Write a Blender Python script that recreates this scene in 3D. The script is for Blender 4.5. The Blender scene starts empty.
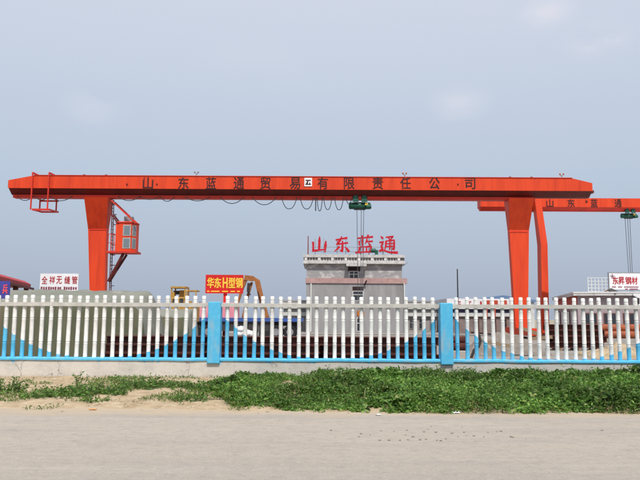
import bpy, math, random
import numpy as np
from mathutils import Vector, Matrix, Euler, noise as mnoise

random.seed(7); RNG = np.random.default_rng(7)
S = bpy.context.scene
COL = S.collection
R = math.radians

# ------------------------------------------------------------------ camera
F = 650.0                       # focal length in pixels of a 640 wide frame
EYE = 1.6
PITCH, ROLL = math.atan(78 / F), R(0.30)
CAM_R = Matrix.Rotation(R(90) + PITCH, 3, 'X') @ Matrix.Rotation(ROLL, 3, 'Z')
cd = bpy.data.cameras.new('camera'); cam = bpy.data.objects.new('camera', cd); COL.objects.link(cam)
cd.sensor_width = 36; cd.lens = 36 * F / 640; cd.clip_end = 3000; cd.clip_start = 0.1
cam.matrix_world = Matrix.Translation((0, 0, EYE)) @ CAM_R.to_4x4()
S.camera = cam

def ray(px, py):
    return CAM_R @ Vector((px - 320, 240 - py, -F))
def at(px, py, d):              # where a sight line meets the vertical plane at distance d
    v = ray(px, py); k = d / v.y
    return Vector((v.x * k, d, EYE + v.z * k))
def X(px, d, py=300): return at(px, py, d).x
def Z(py, d, px=320): return at(px, py, d).z

# ------------------------------------------------------------------ sky, sun, exposure
SUN_EL, SUN_AZ = R(57), R(13)   # sun behind the camera, a little to the right
w = bpy.data.worlds.new('World'); S.world = w; w.use_nodes = True
nt = w.node_tree; nt.nodes.clear()
def N(t, tree=None, **kw):
    n = (tree or nt).nodes.new(t)
    for k, v in kw.items(): setattr(n, k, v)
    return n
out = N('ShaderNodeOutputWorld'); bg = N('ShaderNodeBackground'); bg.inputs[1].default_value = 0.1
sky = N('ShaderNodeTexSky', sky_type='NISHITA', sun_disc=False)
sky.sun_elevation = SUN_EL; sky.sun_rotation = math.pi - SUN_AZ
sky.air_density = 1.2; sky.dust_density = 4.0; sky.ozone_density = 1.5
geo = N('ShaderNodeNewGeometry'); tc = N('ShaderNodeTexCoord')
sep = N('ShaderNodeSeparateXYZ'); nt.links.new(tc.outputs['Generated'], sep.inputs[0])
ramp = N('ShaderNodeValToRGB')
e = ramp.color_ramp.elements
e[0].position = 0.0; e[0].color = (0.425, 0.495, 0.62, 1)
e[1].position = 0.45; e[1].color = (0.70, 0.755, 0.87, 1)
e2 = ramp.color_ramp.elements.new(0.2); e2.color = (0.54, 0.63, 0.765, 1)
nt.links.new(sep.outputs['Z'], ramp.inputs[0])
sc = N('ShaderNodeMix', data_type='RGBA', blend_type='MULTIPLY'); sc.inputs[0].default_value = 1
nt.links.new(ramp.outputs[0], sc.inputs[6]); sc.inputs[7].default_value = (10, 10, 10, 1)
mixs = N('ShaderNodeMix', data_type='RGBA'); mixs.inputs[0].default_value = 0.86     # thick summer haze over the clear sky
nt.links.new(sky.outputs[0], mixs.inputs[6]); nt.links.new(sc.outputs[2], mixs.inputs[7])
cur = mixs.outputs[2]
cn = N('ShaderNodeTexNoise'); cn.inputs['Scale'].default_value = 9; cn.inputs['Detail'].default_value = 5
cmap = N('ShaderNodeMapping'); cmap.inputs['Scale'].default_value = (1, 1, 2.2)
nt.links.new(tc.outputs['Generated'], cmap.inputs[0]); nt.links.new(cmap.outputs[0], cn.inputs['Vector'])
for (cx, cy, rad, amt) in ((597, 38, .060, 1.1), (548, 14, .055, .8), (458, 104, .06, .55), (95, 106, .06, .5), (480, 18, .05, .3), (250, 60, .10, .22)):
    d = ray(cx, cy).normalized()
    vs = N('ShaderNodeVectorMath', operation='SUBTRACT'); nt.links.new(tc.outputs['Generated'], vs.inputs[0]); vs.inputs[1].default_value = d
    sq = N('ShaderNodeVectorMath', operation='MULTIPLY'); nt.links.new(vs.outputs[0], sq.inputs[0]); sq.inputs[1].default_value = (1, 1, 1.7)
    ln = N('ShaderNodeVectorMath', operation='LENGTH'); nt.links.new(sq.outputs[0], ln.inputs[0])
    mr = N('ShaderNodeMapRange', interpolation_type='SMOOTHSTEP'); nt.links.new(ln.outputs['Value'], mr.inputs[0])
    mr.inputs[1].default_value = rad; mr.inputs[2].default_value = 0; mr.inputs[3].default_value = 0; mr.inputs[4].default_value = 1
    nr = N('ShaderNodeMapRange'); nt.links.new(cn.outputs[0], nr.inputs[0]); nr.inputs[1].default_value = .38; nr.inputs[2].default_value = .68
    mu = N('ShaderNodeMath', operation='MULTIPLY'); nt.links.new(mr.outputs[0], mu.inputs[0]); nt.links.new(nr.outputs[0], mu.inputs[1])
    mu2 = N('ShaderNodeMath', operation='MULTIPLY'); nt.links.new(mu.outputs[0], mu2.inputs[0]); mu2.inputs[1].default_value = amt
    mx = N('ShaderNodeMix', data_type='RGBA'); nt.links.new(mu2.outputs[0], mx.inputs[0])
    nt.links.new(cur, mx.inputs[6]); mx.inputs[7].default_value = (7.6, 7.6, 8.4, 1)
    cur = mx.outputs[2]
nt.links.new(cur, bg.inputs[0]); nt.links.new(bg.outputs[0], out.inputs[0])

sl = bpy.data.lights.new('sun', 'SUN'); sl.energy = 4.0; sl.angle = R(0.6); sl.color = (1, .955, .89)
so = bpy.data.objects.new('sun', sl); COL.objects.link(so)
sdir = Vector((math.sin(SUN_AZ) * math.cos(SUN_EL), -math.cos(SUN_AZ) * math.cos(SUN_EL), math.sin(SUN_EL)))
so.rotation_euler = sdir.to_track_quat('Z', 'Y').to_euler(); so.location = (10, -20, 40)
vs_ = S.view_settings; vs_.view_transform = 'Standard'; vs_.look = 'None'; vs_.exposure = 0.0; vs_.gamma = 1.0; vs_.use_curve_mapping = False

# ------------------------------------------------------------------ materials
MATS = {}
def mat(name, c, c2=None, rough=.7, scale=3.0, amt=1.0, bump=0.0, bscale=40, metal=0.0, stretch=(1, 1, 1), lo=.35, hi=.65, c3=None, s3=1.0, lo3=.55, hi3=.7, spec=.3):
    m = bpy.data.materials.new(name); m.use_nodes = True; t = m.node_tree
    b = t.nodes['Principled BSDF']; b.inputs['Roughness'].default_value = rough; b.inputs['Metallic'].default_value = metal
    b.inputs['Specular IOR Level'].default_value = spec
    col = None
    g = N('ShaderNodeNewGeometry', t); mp = N('ShaderNodeMapping', t); mp.inputs['Scale'].default_value = stretch
    t.links.new(g.outputs['Position'], mp.inputs[0])
    if c2:
        n = N('ShaderNodeTexNoise', t); n.inputs['Scale'].default_value = scale; n.inputs['Detail'].default_value = 6; n.inputs['Roughness'].default_value = .6
        t.links.new(mp.outputs[0], n.inputs['Vector'])
        r = N('ShaderNodeMapRange', t); t.links.new(n.outputs[0], r.inputs[0]); r.inputs[1].default_value = lo; r.inputs[2].default_value = hi; r.inputs[4].default_value = amt
        x = N('ShaderNodeMix', t, data_type='RGBA'); t.links.new(r.outputs[0], x.inputs[0]); x.inputs[6].default_value = (*c, 1); x.inputs[7].default_value = (*c2, 1)
        col = x.outputs[2]
        if c3:
            n = N('ShaderNodeTexNoise', t); n.inputs['Scale'].default_value = s3; n.inputs['Detail'].default_value = 8; n.inputs['Roughness'].default_value = .65
            t.links.new(mp.outputs[0], n.inputs['Vector'])
            r = N('ShaderNodeMapRange', t); t.links.new(n.outputs[0], r.inputs[0]); r.inputs[1].default_value = lo3; r.inputs[2].default_value = hi3
            x = N('ShaderNodeMix', t, data_type='RGBA'); t.links.new(r.outputs[0], x.inputs[0]); t.links.new(col, x.inputs[6]); x.inputs[7].default_value = (*c3, 1)
            col = x.outputs[2]
        t.links.new(col, b.inputs['Base Color'])
    else:
        b.inputs['Base Color'].default_value = (*c, 1)
    if bump:
        n = N('ShaderNodeTexNoise', t); n.inputs['Scale'].default_value = bscale; n.inputs['Detail'].default_value = 5
        t.links.new(g.outputs['Position'], n.inputs['Vector'])
        bp = N('ShaderNodeBump', t); bp.inputs['Strength'].default_value = bump; bp.inputs['Distance'].default_value = .02
        t.links.new(n.outputs[0], bp.inputs['Height']); t.links.new(bp.outputs[0], b.inputs['Normal'])
    MATS[name] = m
    return m
M = MATS
mat('crane_paint', (.70, .060, .013), (.54, .040, .011), .5, .9, 1, stretch=(2.2, 2.2, .22), lo=.4, hi=.72, c3=(.30, .035, .016), s3=2.6, lo3=.60, hi3=.78)
mat('crane_red', (.62, .04, .022), (.5, .034, .02), .55, 1.0)
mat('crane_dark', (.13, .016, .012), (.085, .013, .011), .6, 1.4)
mat('letter_paint', (.045, .016, .018), rough=.7)
mat('hoist_green', (.012, .075, .048), (.02, .11, .07), .5, 4)
mat('dark_steel', (.03, .03, .035), (.06, .05, .045), .6, 6)
mat('grey_metal', (.28, .29, .30), (.2, .2, .21), .5, 4)
mat('cable', (.035, .04, .05), rough=.7)
mat('rope', (.09, .095, .11), rough=.6)
mat('glass', (.16, .20, .22), rough=.12, spec=.6)
mat('dark_glass', (.03, .035, .045), rough=.12, spec=.6)
mat('white_frame', (.72, .72, .70), (.6, .6, .58), .5, 6)
mat('cab_frame', (.42, .40, .39), (.3, .28, .27), .5, 6)
mat('hook_orange', (.55, .16, .02), (.35, .12, .03), .6, 8)
mat('cement', (.335, .33, .338), (.27, .265, .27), .9, 1.1, stretch=(1.4, 1, .35), c3=(.22, .22, .225), s3=.3, bump=.2, bscale=6)
mat('cement_peeled', (.31, .305, .31), (.50, .49, .48), .9, 1.3, lo=.5, hi=.62, stretch=(1, 1, 1.6), bump=.2, bscale=6)
mat('pink_band', (.48, .31, .295), (.36, .235, .22), .9, 2)
mat('coping', (.62, .61, .59), (.45, .44, .43), .8, 2, c3=(.3, .3, .29), s3=3)
mat('parapet_shadow', (.22, .22, .23), (.28, .28, .28), .9, 2)  # dark grey with the shade of gaps and recesses put into it
mat('sign_red_letter', (.55, .012, .03), (.42, .01, .025), .5, 2)
mat('sign_white', (.80, .80, .81), (.70, .70, .72), .5, 1.5)
mat('sign_red', (.62, .02, .015), (.5, .016, .014), .5, 2)
mat('sign_yellow', (.80, .55, .06), rough=.5)
mat('sign_blue', (.05, .05, .26), (.07, .07, .32), .5, 3)
mat('strip_navy', (.03, .03, .075), (.05, .05, .09), .5, 3)
mat('sign_pink', (.75, .10, .14), rough=.5)
mat('print_red', (.42, .02, .03), rough=.6)
mat('print_dark', (.22, .05, .08), rough=.6)
mat('red_roof', (.46, .035, .04), (.34, .03, .035), .6, 2, stretch=(1, 1, 1))
mat('brown_wall', (.20, .08, .06), (.14, .06, .05), .8, 2)
mat('tarp', (.225, .225, .185), (.165, .17, .14), .8, .8, c3=(.28, .275, .235), s3=1.8, bump=.5, bscale=5)
mat('tarp_olive', (.115, .11, .068), (.075, .085, .05), .9, 1.6, stretch=(1, 1, .3), c3=(.16, .12, .075), s3=1.1, bump=.6, bscale=6)
mat('rust', (.095, .026, .018), (.045, .018, .016), .85, 3.0, stretch=(.5, 1, 1), c3=(.17, .06, .035), s3=7, bump=.3, bscale=30)
mat('timber', (.30, .21, .13), (.2, .14, .09), .8, 8, stretch=(6, 1, 1))
mat('machine_yellow', (.50, .29, .06), (.36, .20, .05), .55, 3)
mat('machine_orange', (.40, .16, .05), (.28, .10, .035), .6, 4)
mat('pink_sheet', (.72, .28, .34), (.62, .22, .28), .7, 2)
mat('blue_steel', (.035, .10, .36), (.05, .09, .26), .5, 3)
mat('blue_roof', (.12, .20, .36), (.16, .24, .38), .5, 1)
mat('tyre', (.018, .018, .02), rough=.9)
mat('white_wall', (.66, .66, .64), (.52, .52, .50), .85, 1.2, c3=(.40, .39, .37), s3=2.5)
mat('grey_wall', (.36, .33, .32), (.29, .27, .26), .9, 1.3)
mat('shop_wall', (.26, .205, .19), (.19, .145, .135), .9, 1.3)
mat('mauve_wall', (.40, .33, .345), (.33, .27, .285), .9, .9)
mat('red_panel', (.52, .07, .035), (.42, .055, .03), .7, 2)
mat('dark_opening', (.035, .02, .022), rough=.9)
mat('pipe_orange', (.40, .10, .035), (.20, .06, .03), .6, 3)
mat('concrete_block', (.40, .37, .33), (.31, .29, .26), .9, 2, bump=.4, bscale=10)
mat('rubble', (.24, .21, .18), (.16, .135, .115), .95, 1.6, c3=(.33, .29, .25), s3=4, bump=1.0, bscale=9)
mat('sack', (.75, .75, .74), (.62, .62, .61), .8, 5)
mat('soil', (.43, .33, .21), (.31, .225, .13), .95, 2.2, lo=.42, hi=.66, c3=(.50, .42, .30), s3=5.5, lo3=.52, hi3=.66, bump=1.0, bscale=26)
mat('yard_ground', (.28, .255, .225), (.215, .19, .165), .95, .35, c3=(.40, .36, .31), s3=1.0, bump=.3, bscale=8)
mat('ground', (.34, .29, .22), (.27, .24, .17), .95, .05)
mat('clod', (.19, .15, .115), (.26, .21, .16), .95, 30)
mat('stone', (.30, .25, .19), (.40, .34, .27), .95, 20)
mat('litter_white', (.72, .72, .74), (.6, .6, .62), .6, 30)
mat('litter_orange', (.65, .25, .06), (.5, .35, .2), .6, 30)
mat('base_red', (.30, .05, .03), (.2, .04, .03), .7, 3)

# road: dusty concrete with streaks along the driving direction and fine grit
def road_mat():
    m = bpy.data.materials.new('road'); m.use_nodes = True; t = m.node_tree; b = t.nodes['Principled BSDF']
    b.inputs['Roughness'].default_value = .93; b.inputs['Specular IOR Level'].default_value = .2
    g = N('ShaderNodeNewGeometry', t)
    def noise(sc_, stretch, det=6):
        mp = N('ShaderNodeMapping', t); mp.inputs['Scale'].default_value = stretch; t.links.new(g.outputs['Position'], mp.inputs[0])
        n = N('ShaderNodeTexNoise', t); n.inputs['Scale'].default_value = sc_; n.inputs['Detail'].default_value = det; n.inputs['Roughness'].default_value = .62
        t.links.new(mp.outputs[0], n.inputs['Vector']); return n.outputs[0]
    def mixc(f, a, b_, lo, hi, amt=1):
        r = N('ShaderNodeMapRange', t); t.links.new(f, r.inputs[0]); r.inputs[1].default_value = lo; r.inputs[2].default_value = hi; r.inputs[4].default_value = amt
        x = N('ShaderNodeMix', t, data_type='RGBA'); t.links.new(r.outputs[0], x.inputs[0])
        for i, v in ((6, a), (7, b_)):
            if isinstance(v, tuple): x.inputs[i].default_value = (*v, 1)
            else: t.links.new(v, x.inputs[i])
        return x.outputs[2]
    sp = N('ShaderNodeSeparateXYZ', t); t.links.new(g.outputs['Position'], sp.inputs[0])
    wob = N('ShaderNodeMath', t, operation='MULTIPLY_ADD'); t.links.new(noise(.35, (1, 1, 1)), wob.inputs[0]); wob.inputs[1].default_value = 2.4; t.links.new(sp.outputs['Y'], wob.inputs[2])
    c = mixc(wob.outputs[0], (.315, .283, .247), (.375, .328, .273), 7.0, 10.2)      # dust lies thicker towards the verge
    c = mixc(noise(.9, (.16, 1.6, 1)), c, (.30, .272, .245), .48, .70, .8)
    c = mixc(noise(2.2, (.12, 2.0, 1)), c, (.42, .375, .325), .52, .8, .7)
    c = mixc(noise(3.0, (.8, 1, 1), 8), c, (.27, .245, .215), .50, .75, .35)
    c = mixc(noise(8, (.7, 1, 1), 9), c, (.245, .222, .198), .50, .70, .5)
    c = mixc(noise(14, (.8, 1, 1), 9), c, (.46, .415, .365), .54, .74, .55)
    c = mixc(noise(38, (1, 1, 1), 4), c, (.16, .145, .13), .56, .74, .85)
    c = mixc(noise(34, (1, 1, 1), 3), c, (.48, .44, .39), .60, .80, .6)
    wob2 = N('ShaderNodeMath', t, operation='MULTIPLY_ADD'); t.links.new(noise(1.6, (.6, 1, 1), 8), wob2.inputs[0]); wob2.inputs[1].default_value = 1.6; t.links.new(sp.outputs['Y'], wob2.inputs[2])
    c = mixc(wob2.outputs[0], c, (.44, .345, .235), 11.55, 12.35, .85)              # sand washed off the verge
    vor = N('ShaderNodeTexVoronoi', t, feature='DISTANCE_TO_EDGE'); vor.inputs['Scale'].default_value = .28
    wv = N('ShaderNodeTexNoise', t); wv.inputs['Scale'].default_value = 1.4; wv.inputs['Detail'].default_value = 7; t.links.new(g.outputs['Position'], wv.inputs['Vector'])
    wm = N('ShaderNodeVectorMath', t, operation='MULTIPLY_ADD'); t.links.new(wv.outputs['Color'], wm.inputs[0]); wm.inputs[1].default_value = (1.6, 1.6, 0); t.links.new(g.outputs['Position'], wm.inputs[2]); t.links.new(wm.outputs[0], vor.inputs['Vector'])
    c = mixc(vor.outputs['Distance'], c, (.20, .178, .155), .005, .001, .18)         # hairline cracks
    t.links.new(c, b.inputs['Base Color'])
    bp = N('ShaderNodeBump', t); bp.inputs['Strength'].default_value = .45; bp.inputs['Distance'].default_value = .012
    t.links.new(noise(28, (1, 1, 1), 8), bp.inputs['Height']); t.links.new(bp.outputs[0], b.inputs['Normal'])
    return m
M['road'] = road_mat()

# fence geometry constants, used by the painted wave too
FY = 17.3                       # the line of the fence
P0 = at(215, 330, FY).x; P1 = at(445.5, 330, FY).x; SPAN = P1 - P0
LEDGE = Z(358.6, FY)            # top of the painted plinth
def paint_mat(name, base, wave):
    m = bpy.data.materials.new(name); m.use_nodes = True; t = m.node_tree; b = t.nodes['Principled BSDF']
    b.inputs['Roughness'].default_value = .6; b.inputs['Specular IOR Level'].default_value = .3
    g = N('ShaderNodeNewGeometry', t)
    n = N('ShaderNodeTexNoise', t); n.inputs['Scale'].default_value = 9; n.inputs['Detail'].default_value = 7; t.links.new(g.outputs['Position'], n.inputs['Vector'])
    r = N('ShaderNodeMapRange', t); t.links.new(n.outputs[0], r.inputs[0]); r.inputs[1].default_value = .45; r.inputs[2].default_value = .75
    def two(a, d):
        x = N('ShaderNodeMix', t, data_type='RGBA'); t.links.new(r.outputs[0], x.inputs[0]); x.inputs[6].default_value = (*a, 1); x.inputs[7].default_value = (*d, 1); return x.outputs[2]
    blue = two((.085, .44, .70), (.13, .50, .72)); white = two((.82, .81, .79), (.70, .69, .66))
    col = white
    if base == 'blue': col = blue
    if wave:
        sp = N('ShaderNodeSeparateXYZ', t); t.links.new(g.outputs['Position'], sp.inputs[0])
        def mth(op, a, c=None, d=None):
            k = N('ShaderNodeMath', t, operation=op)
            for i, v in enumerate((a, c, d)):
                if v is None: continue
                if isinstance(v, (int, float)): k.inputs[i].default_value = v
                else: t.links.new(v, k.inputs[i])
            return k.outputs[0]
        u = mth('ABSOLUTE', mth('WRAP', mth('SUBTRACT', sp.outputs['X'], (P0 + P1) / 2), -SPAN / 2, SPAN / 2))
        h = mth('MULTIPLY', mth('POWER', mth('DIVIDE', u, SPAN * .468), 2.6), 1.10)
        h = mth('ADD', h, mth('MULTIPLY', mth('SUBTRACT', n.outputs[0], .5), .12))
        st = mth('LESS_THAN', sp.outputs['Z'], mth('ADD', h, LEDGE + .01))
        x = N('ShaderNodeMix', t, data_type='RGBA'); t.links.new(st, x.inputs[0]); t.links.new(white, x.inputs[6]); t.links.new(blue, x.inputs[7]); col = x.outputs[2]
    n2 = N('ShaderNodeTexNoise', t); n2.inputs['Scale'].default_value = 4.5; n2.inputs['Detail'].default_value = 9; mp2 = N('ShaderNodeMapping', t); mp2.inputs['Scale'].default_value = (1, 1, .35); t.links.new(g.outputs['Position'], mp2.inputs[0]); t.links.new(mp2.outputs[0], n2.inputs['Vector'])
    r2 = N('ShaderNodeMapRange', t); t.links.new(n2.outputs[0], r2.inputs[0]); r2.inputs[1].default_value = .54; r2.inputs[2].default_value = .76; r2.inputs[4].default_value = .55
    x = N('ShaderNodeMix', t, data_type='RGBA'); t.links.new(r2.outputs[0], x.inputs[0]); t.links.new(col, x.inputs[6]); x.inputs[7].default_value = (.42, .40, .36, 1)
    t.links.new(x.outputs[2], b.inputs['Base Color'])
    M[name] = m
paint_mat('picket_paint', 'white', True)
paint_mat('blue_paint', 'blue', False)
mat('rail_paint', (.56, .54, .50), (.44, .42, .385), .8, 5, bump=.3, bscale=30)

def plinth_mat():               # whitewashed low wall: grime, chips, blue drips below the ledge
    m = bpy.data.materials.new('plinth'); m.use_nodes = True; t = m.node_tree; b = t.nodes['Principled BSDF']
    b.inputs['Roughness'].default_value = .92; b.inputs['Specular IOR Level'].default_value = .2
    g = N('ShaderNodeNewGeometry', t); sp = N('ShaderNodeSeparateXYZ', t); t.links.new(g.outputs['Position'], sp.inputs[0])
    def noise(s, st=(1, 1, 1), d=7):
        mp = N('ShaderNodeMapping', t); mp.inputs['Scale'].default_value = st; t.links.new(g.outputs['Position'], mp.inputs[0])
        n = N('ShaderNodeTexNoise', t); n.inputs['Scale'].default_value = s; n.inputs['Detail'].default_value = d; n.inputs['Roughness'].default_value = .65
        t.links.new(mp.outputs[0], n.inputs['Vector']); return n.outputs[0]
    def rng(v, a, c, o=1.0):
        r = N('ShaderNodeMapRange', t); t.links.new(v, r.inputs[0]); r.inputs[1].default_value = a; r.inputs[2].default_value = c; r.inputs[4].default_value = o; return r.outputs[0]
    def mx(f, a, c):
        x = N('ShaderNodeMix', t, data_type='RGBA'); t.links.new(f, x.inputs[0])
        for i, v in ((6, a), (7, c)):
            if isinstance(v, tuple): x.inputs[i].default_value = (*v, 1)
            else: t.links.new(v, x.inputs[i])
        return x.outputs[2]
    side = mx(rng(sp.outputs['X'], -3.5, 1.5), (.60, .56, .505), (.50, .475, .445))   # fresher whitewash on the left stretch
    c = mx(rng(noise(2.0), .45, .7, .8), side, (.44, .415, .38))
    c = mx(rng(noise(6.0), .62, .70, .9), c, (.30, .29, .28))
    c = mx(rng(noise(14.0), .62, .7, .7), c, (.68, .65, .60))
    vor = N('ShaderNodeTexVoronoi', t, feature='DISTANCE_TO_EDGE'); vor.inputs['Scale'].default_value = .9; 
    wn = N('ShaderNodeTexNoise', t); wn.inputs['Scale'].default_value = 3.0; wn.inputs['Detail'].default_value = 6; t.links.new(g.outputs['Position'], wn.inputs['Vector'])
    wm = N('ShaderNodeVectorMath', t, operation='MULTIPLY_ADD'); t.links.new(wn.outputs['Color'], wm.inputs[0]); wm.inputs[1].default_value = (.7, .7, .7); t.links.new(g.outputs['Position'], wm.inputs[2]); t.links.new(wm.outputs[0], vor.inputs['Vector'])
    mul = N('ShaderNodeMath', t, operation='MULTIPLY'); t.links.new(rng(vor.outputs['Distance'], .012, .003), mul.inputs[0]); t.links.new(rng(noise(1.1), .5, .58), mul.inputs[1])
    c = mx(mul.outputs[0], c, (.20, .19, .18))
    drip = N('ShaderNodeMath', t, operation='MULTIPLY_ADD'); t.links.new(noise(3.2, (1, 1, .12), 4), drip.inputs[0]); drip.inputs[1].default_value = .85; t.links.new(sp.outputs['Z'], drip.inputs[2])
    c = mx(rng(drip.outputs[0], LEDGE + .385, LEDGE + .43, .8), c, (.13, .45, .66))
    damp = N('ShaderNodeMath', t, operation='MULTIPLY_ADD'); t.links.new(noise(2.5), damp.inputs[0]); damp.inputs[1].default_value = .25; t.links.new(sp.outputs['Z'], damp.inputs[2])
    c = mx(rng(damp.outputs[0], .24, .12, .8), c, (.40, .33, .24))
    t.links.new(c, b.inputs['Base Color'])
    bp = N('ShaderNodeBump', t); bp.inputs['Strength'].default_value = .5; bp.inputs['Distance'].default_value = .02
    t.links.new(noise(12), bp.inputs['Height']); t.links.new(bp.outputs[0], b.inputs['Normal'])
    M['plinth'] = m
plinth_mat()

def leaf_mat(name):
    m = bpy.data.materials.new(name); m.use_nodes = True; t = m.node_tree; b = t.nodes['Principled BSDF']
    a = N('ShaderNodeAttribute', t, attribute_name='leaf_colour')
    t.links.new(a.outputs['Color'], b.inputs['Base Color']); b.inputs['Roughness'].default_value = .55; b.inputs['Specular IOR Level'].default_value = .35
    tr = N('ShaderNodeBsdfTranslucent', t); t.links.new(a.outputs['Color'], tr.inputs[0])
    mx = N('ShaderNodeMixShader', t); mx.inputs[0].default_value = .36
    t.links.new(b.outputs[0], mx.inputs[1]); t.links.new(tr.outputs[0], mx.inputs[2]); t.links.new(mx.outputs[0], t.nodes['Material Output'].inputs[0])
    M[name] = m
leaf_mat('leaf')

# ------------------------------------------------------------------ mesh helpers
class MB:
    def __init__(s): s.v = []; s.f = []; s.smooth = set()
    def add(s, vs, fs, smooth=False):
        o = len(s.v); s.v += [tuple(v) for v in vs]
        for f in fs:
            if smooth: s.smooth.add(len(s.f))
            s.f.append([i + o for i in f])
        return s
    def box(s, x0, x1, y0, y1, z0, z1):
        return s.add([(x, y, z) for z in (z0, z1) for y in (y0, y1) for x in (x0, x1)],
                     [(0, 2, 3, 1), (4, 5, 7, 6), (0, 1, 5, 4), (2, 6, 7, 3), (0, 4, 6, 2), (1, 3, 7, 5)])
    def loft(s, rings, cap=True, smooth=False):
        n = len(rings[0]); vs = [p for r in rings for p in r]; fs = []
        for k in range(len(rings) - 1):
            for i in range(n):
                j = (i + 1) % n; fs.append((k * n + i, k * n + j, (k + 1) * n + j, (k + 1) * n + i))
        s.add(vs, fs, smooth)
        if cap:
            s.add(rings[0], [tuple(reversed(range(n)))]); s.add(rings[-1], [tuple(range(n))])
        return s
    def prism(s, poly, y0, y1):     # poly in xz
        return s.loft([[(x, y0, z) for x, z in poly], [(x, y1, z) for x, z in poly]])
    def prismx(s, poly, x0, x1):    # poly in yz
        return s.loft([[(x0, y, z) for y, z in poly], [(x1, y, z) for y, z in poly]])
    def bar(s, p, q, a, b=None):
        b = b or a; p = Vector(p); q = Vector(q); d = (q - p).normalized()
        up = Vector((0, 0, 1)) if abs(d.z) < .95 else Vector((0, 1, 0))
        u = d.cross(up).normalized(); v = u.cross(d)
        cs = [u * (a / 2) * i + v * (b / 2) * j for i, j in ((-1, -1), (1, -1), (1, 1), (-1, 1))]
        return s.loft([[p + c for c in cs], [q + c for c in cs]])
    def tube(s, pts, r, n=6, cap=True):
        pts = [Vector(p) for p in pts]; rings = []
        for i, p in enumerate(pts):
            d = (pts[min(i + 1, len(pts) - 1)] - pts[max(i - 1, 0)]).normalized()
            up = Vector((0, 1, 0)) if abs(d.y) < .9 else Vector((1, 0, 0))
            u = d.cross(up).normalized(); v = u.cross(d)
            rr = r[i] if isinstance(r, (list, tuple)) else r
            rings.append([p + (u * math.cos(2 * math.pi * k / n) + v * math.sin(2 * math.pi * k / n)) * rr for k in range(n)])
        return s.loft(rings, cap, True)
    def lathe(s, prof, n=10, c=(0, 0)):
        return s.loft([[(c[0] + r * math.cos(2 * math.pi * k / n), c[1] + r * math.sin(2 * math.pi * k / n), z) for k in range(n)] for r, z in prof], True, True)
    def mesh(s, name, loc=(0, 0, 0)):
        me = bpy.data.meshes.new(name); l = Vector(loc)
        me.from_pydata([tuple(Vector(v) - l) for v in s.v], [], s.f)
        if s.smooth: me.polygons.foreach_set('use_smooth', [i in s.smooth for i in range(len(s.f))])
        me.update(); return me
    def build(s, name, m, parent=None, loc=None, bevel=0):
        base = Vector(loc) if loc is not None else Vector((0, 0, 0))
        wl = parent_world(parent) if parent else Vector((0, 0, 0))
        me = s.mesh(name, base + wl if (loc is None or parent is None) else base)
        # vertices are written in world coordinates; origins sit at the thing's base
        o = bpy.data.objects.new(name, me); COL.objects.link(o); me.materials.append(M[m] if isinstance(m, str) else m)
        if parent:
            o.parent = parent; o.location = (Vector(loc) - wl) if loc is not None else (0, 0, 0)
        else:
            o.location = base
        if bevel:
            bm_ = o.modifiers.new('bevel', 'BEVEL'); bm_.width = bevel; bm_.segments = 2; bm_.limit_method = 'ANGLE'
        return o
def parent_world(o):
    p = Vector((0, 0, 0))
    while o: p += Vector(o.location); o = o.parent
    return p
def tag(o, label=None, cat=None, group=None, kind=None):
    for k, v in (('label', label), ('category', cat), ('group', group), ('kind', kind)):
        if v: o[k] = v
    return o
def thing(name, label, cat, loc=(0, 0, 0), group=None):
    o = bpy.data.objects.new(name, None); COL.objects.link(o); o.location = loc; o.empty_display_size = .5
    return tag(o, label, cat, group)
def rot_about(o, ang):          # turn a finished thing on the spot (its parts are local to its base)
    o.rotation_euler = (0, 0, ang); return o

GLYPH = {}
def glyph(ch, w_, h_, bold=0.0, depth=.02):
    key = (ch, round(w_, 3), round(h_, 3), bold, depth)
    if key in GLYPH: return GLYPH[key]
    c = bpy.data.curves.new('lettering', 'FONT'); c.body = ch; c.size = 1; c.extrude = .5; c.resolution_u = 2
    o = bpy.data.objects.new('lettering', c); COL.objects.link(o); bpy.context.view_layer.update()
    src = o.evaluated_get(bpy.context.evaluated_depsgraph_get()).to_mesh()
    vs = [v.co.copy() for v in src.vertices]; fs = [tuple(p.vertices) for p in src.polygons]
    o.to_mesh_clear(); bpy.data.objects.remove(o); bpy.data.curves.remove(c)
    x0 = min(v.x for v in vs); x1 = max(v.x for v in vs); y0 = min(v.y for v in vs); y1 = max(v.y for v in vs)
    me = bpy.data.meshes.new('character'); V = []; Fc = []
    for k, (dx, dz) in enumerate(((-1, -.6), (1, -.5), (-.9, .6), (.95, .55))):      # heavy brush weight
        o_ = len(V); V += [((v.x + bold * dx - (x0 + x1) / 2) / (x1 - x0) * w_, -v.z * depth - .0015 * k, (v.y + bold * dz - (y0 + y1) / 2) / (y1 - y0) * h_) for v in vs]; Fc += [tuple(i + o_ for i in f) for f in fs]
    me.from_pydata(V, [], Fc)
    me.update(); GLYPH[key] = me; return me
def put_glyph(ch, centre, w_, h_, m, parent, bold=.02, depth=.02, name='character'):
    me = glyph(ch, w_, h_, bold, depth)
    if me.materials and me.materials[0] != M[m]: me = me.copy(); me.materials.clear()
    if not me.materials: me.materials.append(M[m])
    o = bpy.data.objects.new(name, me); COL.objects.link(o); o.parent = parent
    o.location = Vector(centre) - parent_world(parent); return o

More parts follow.
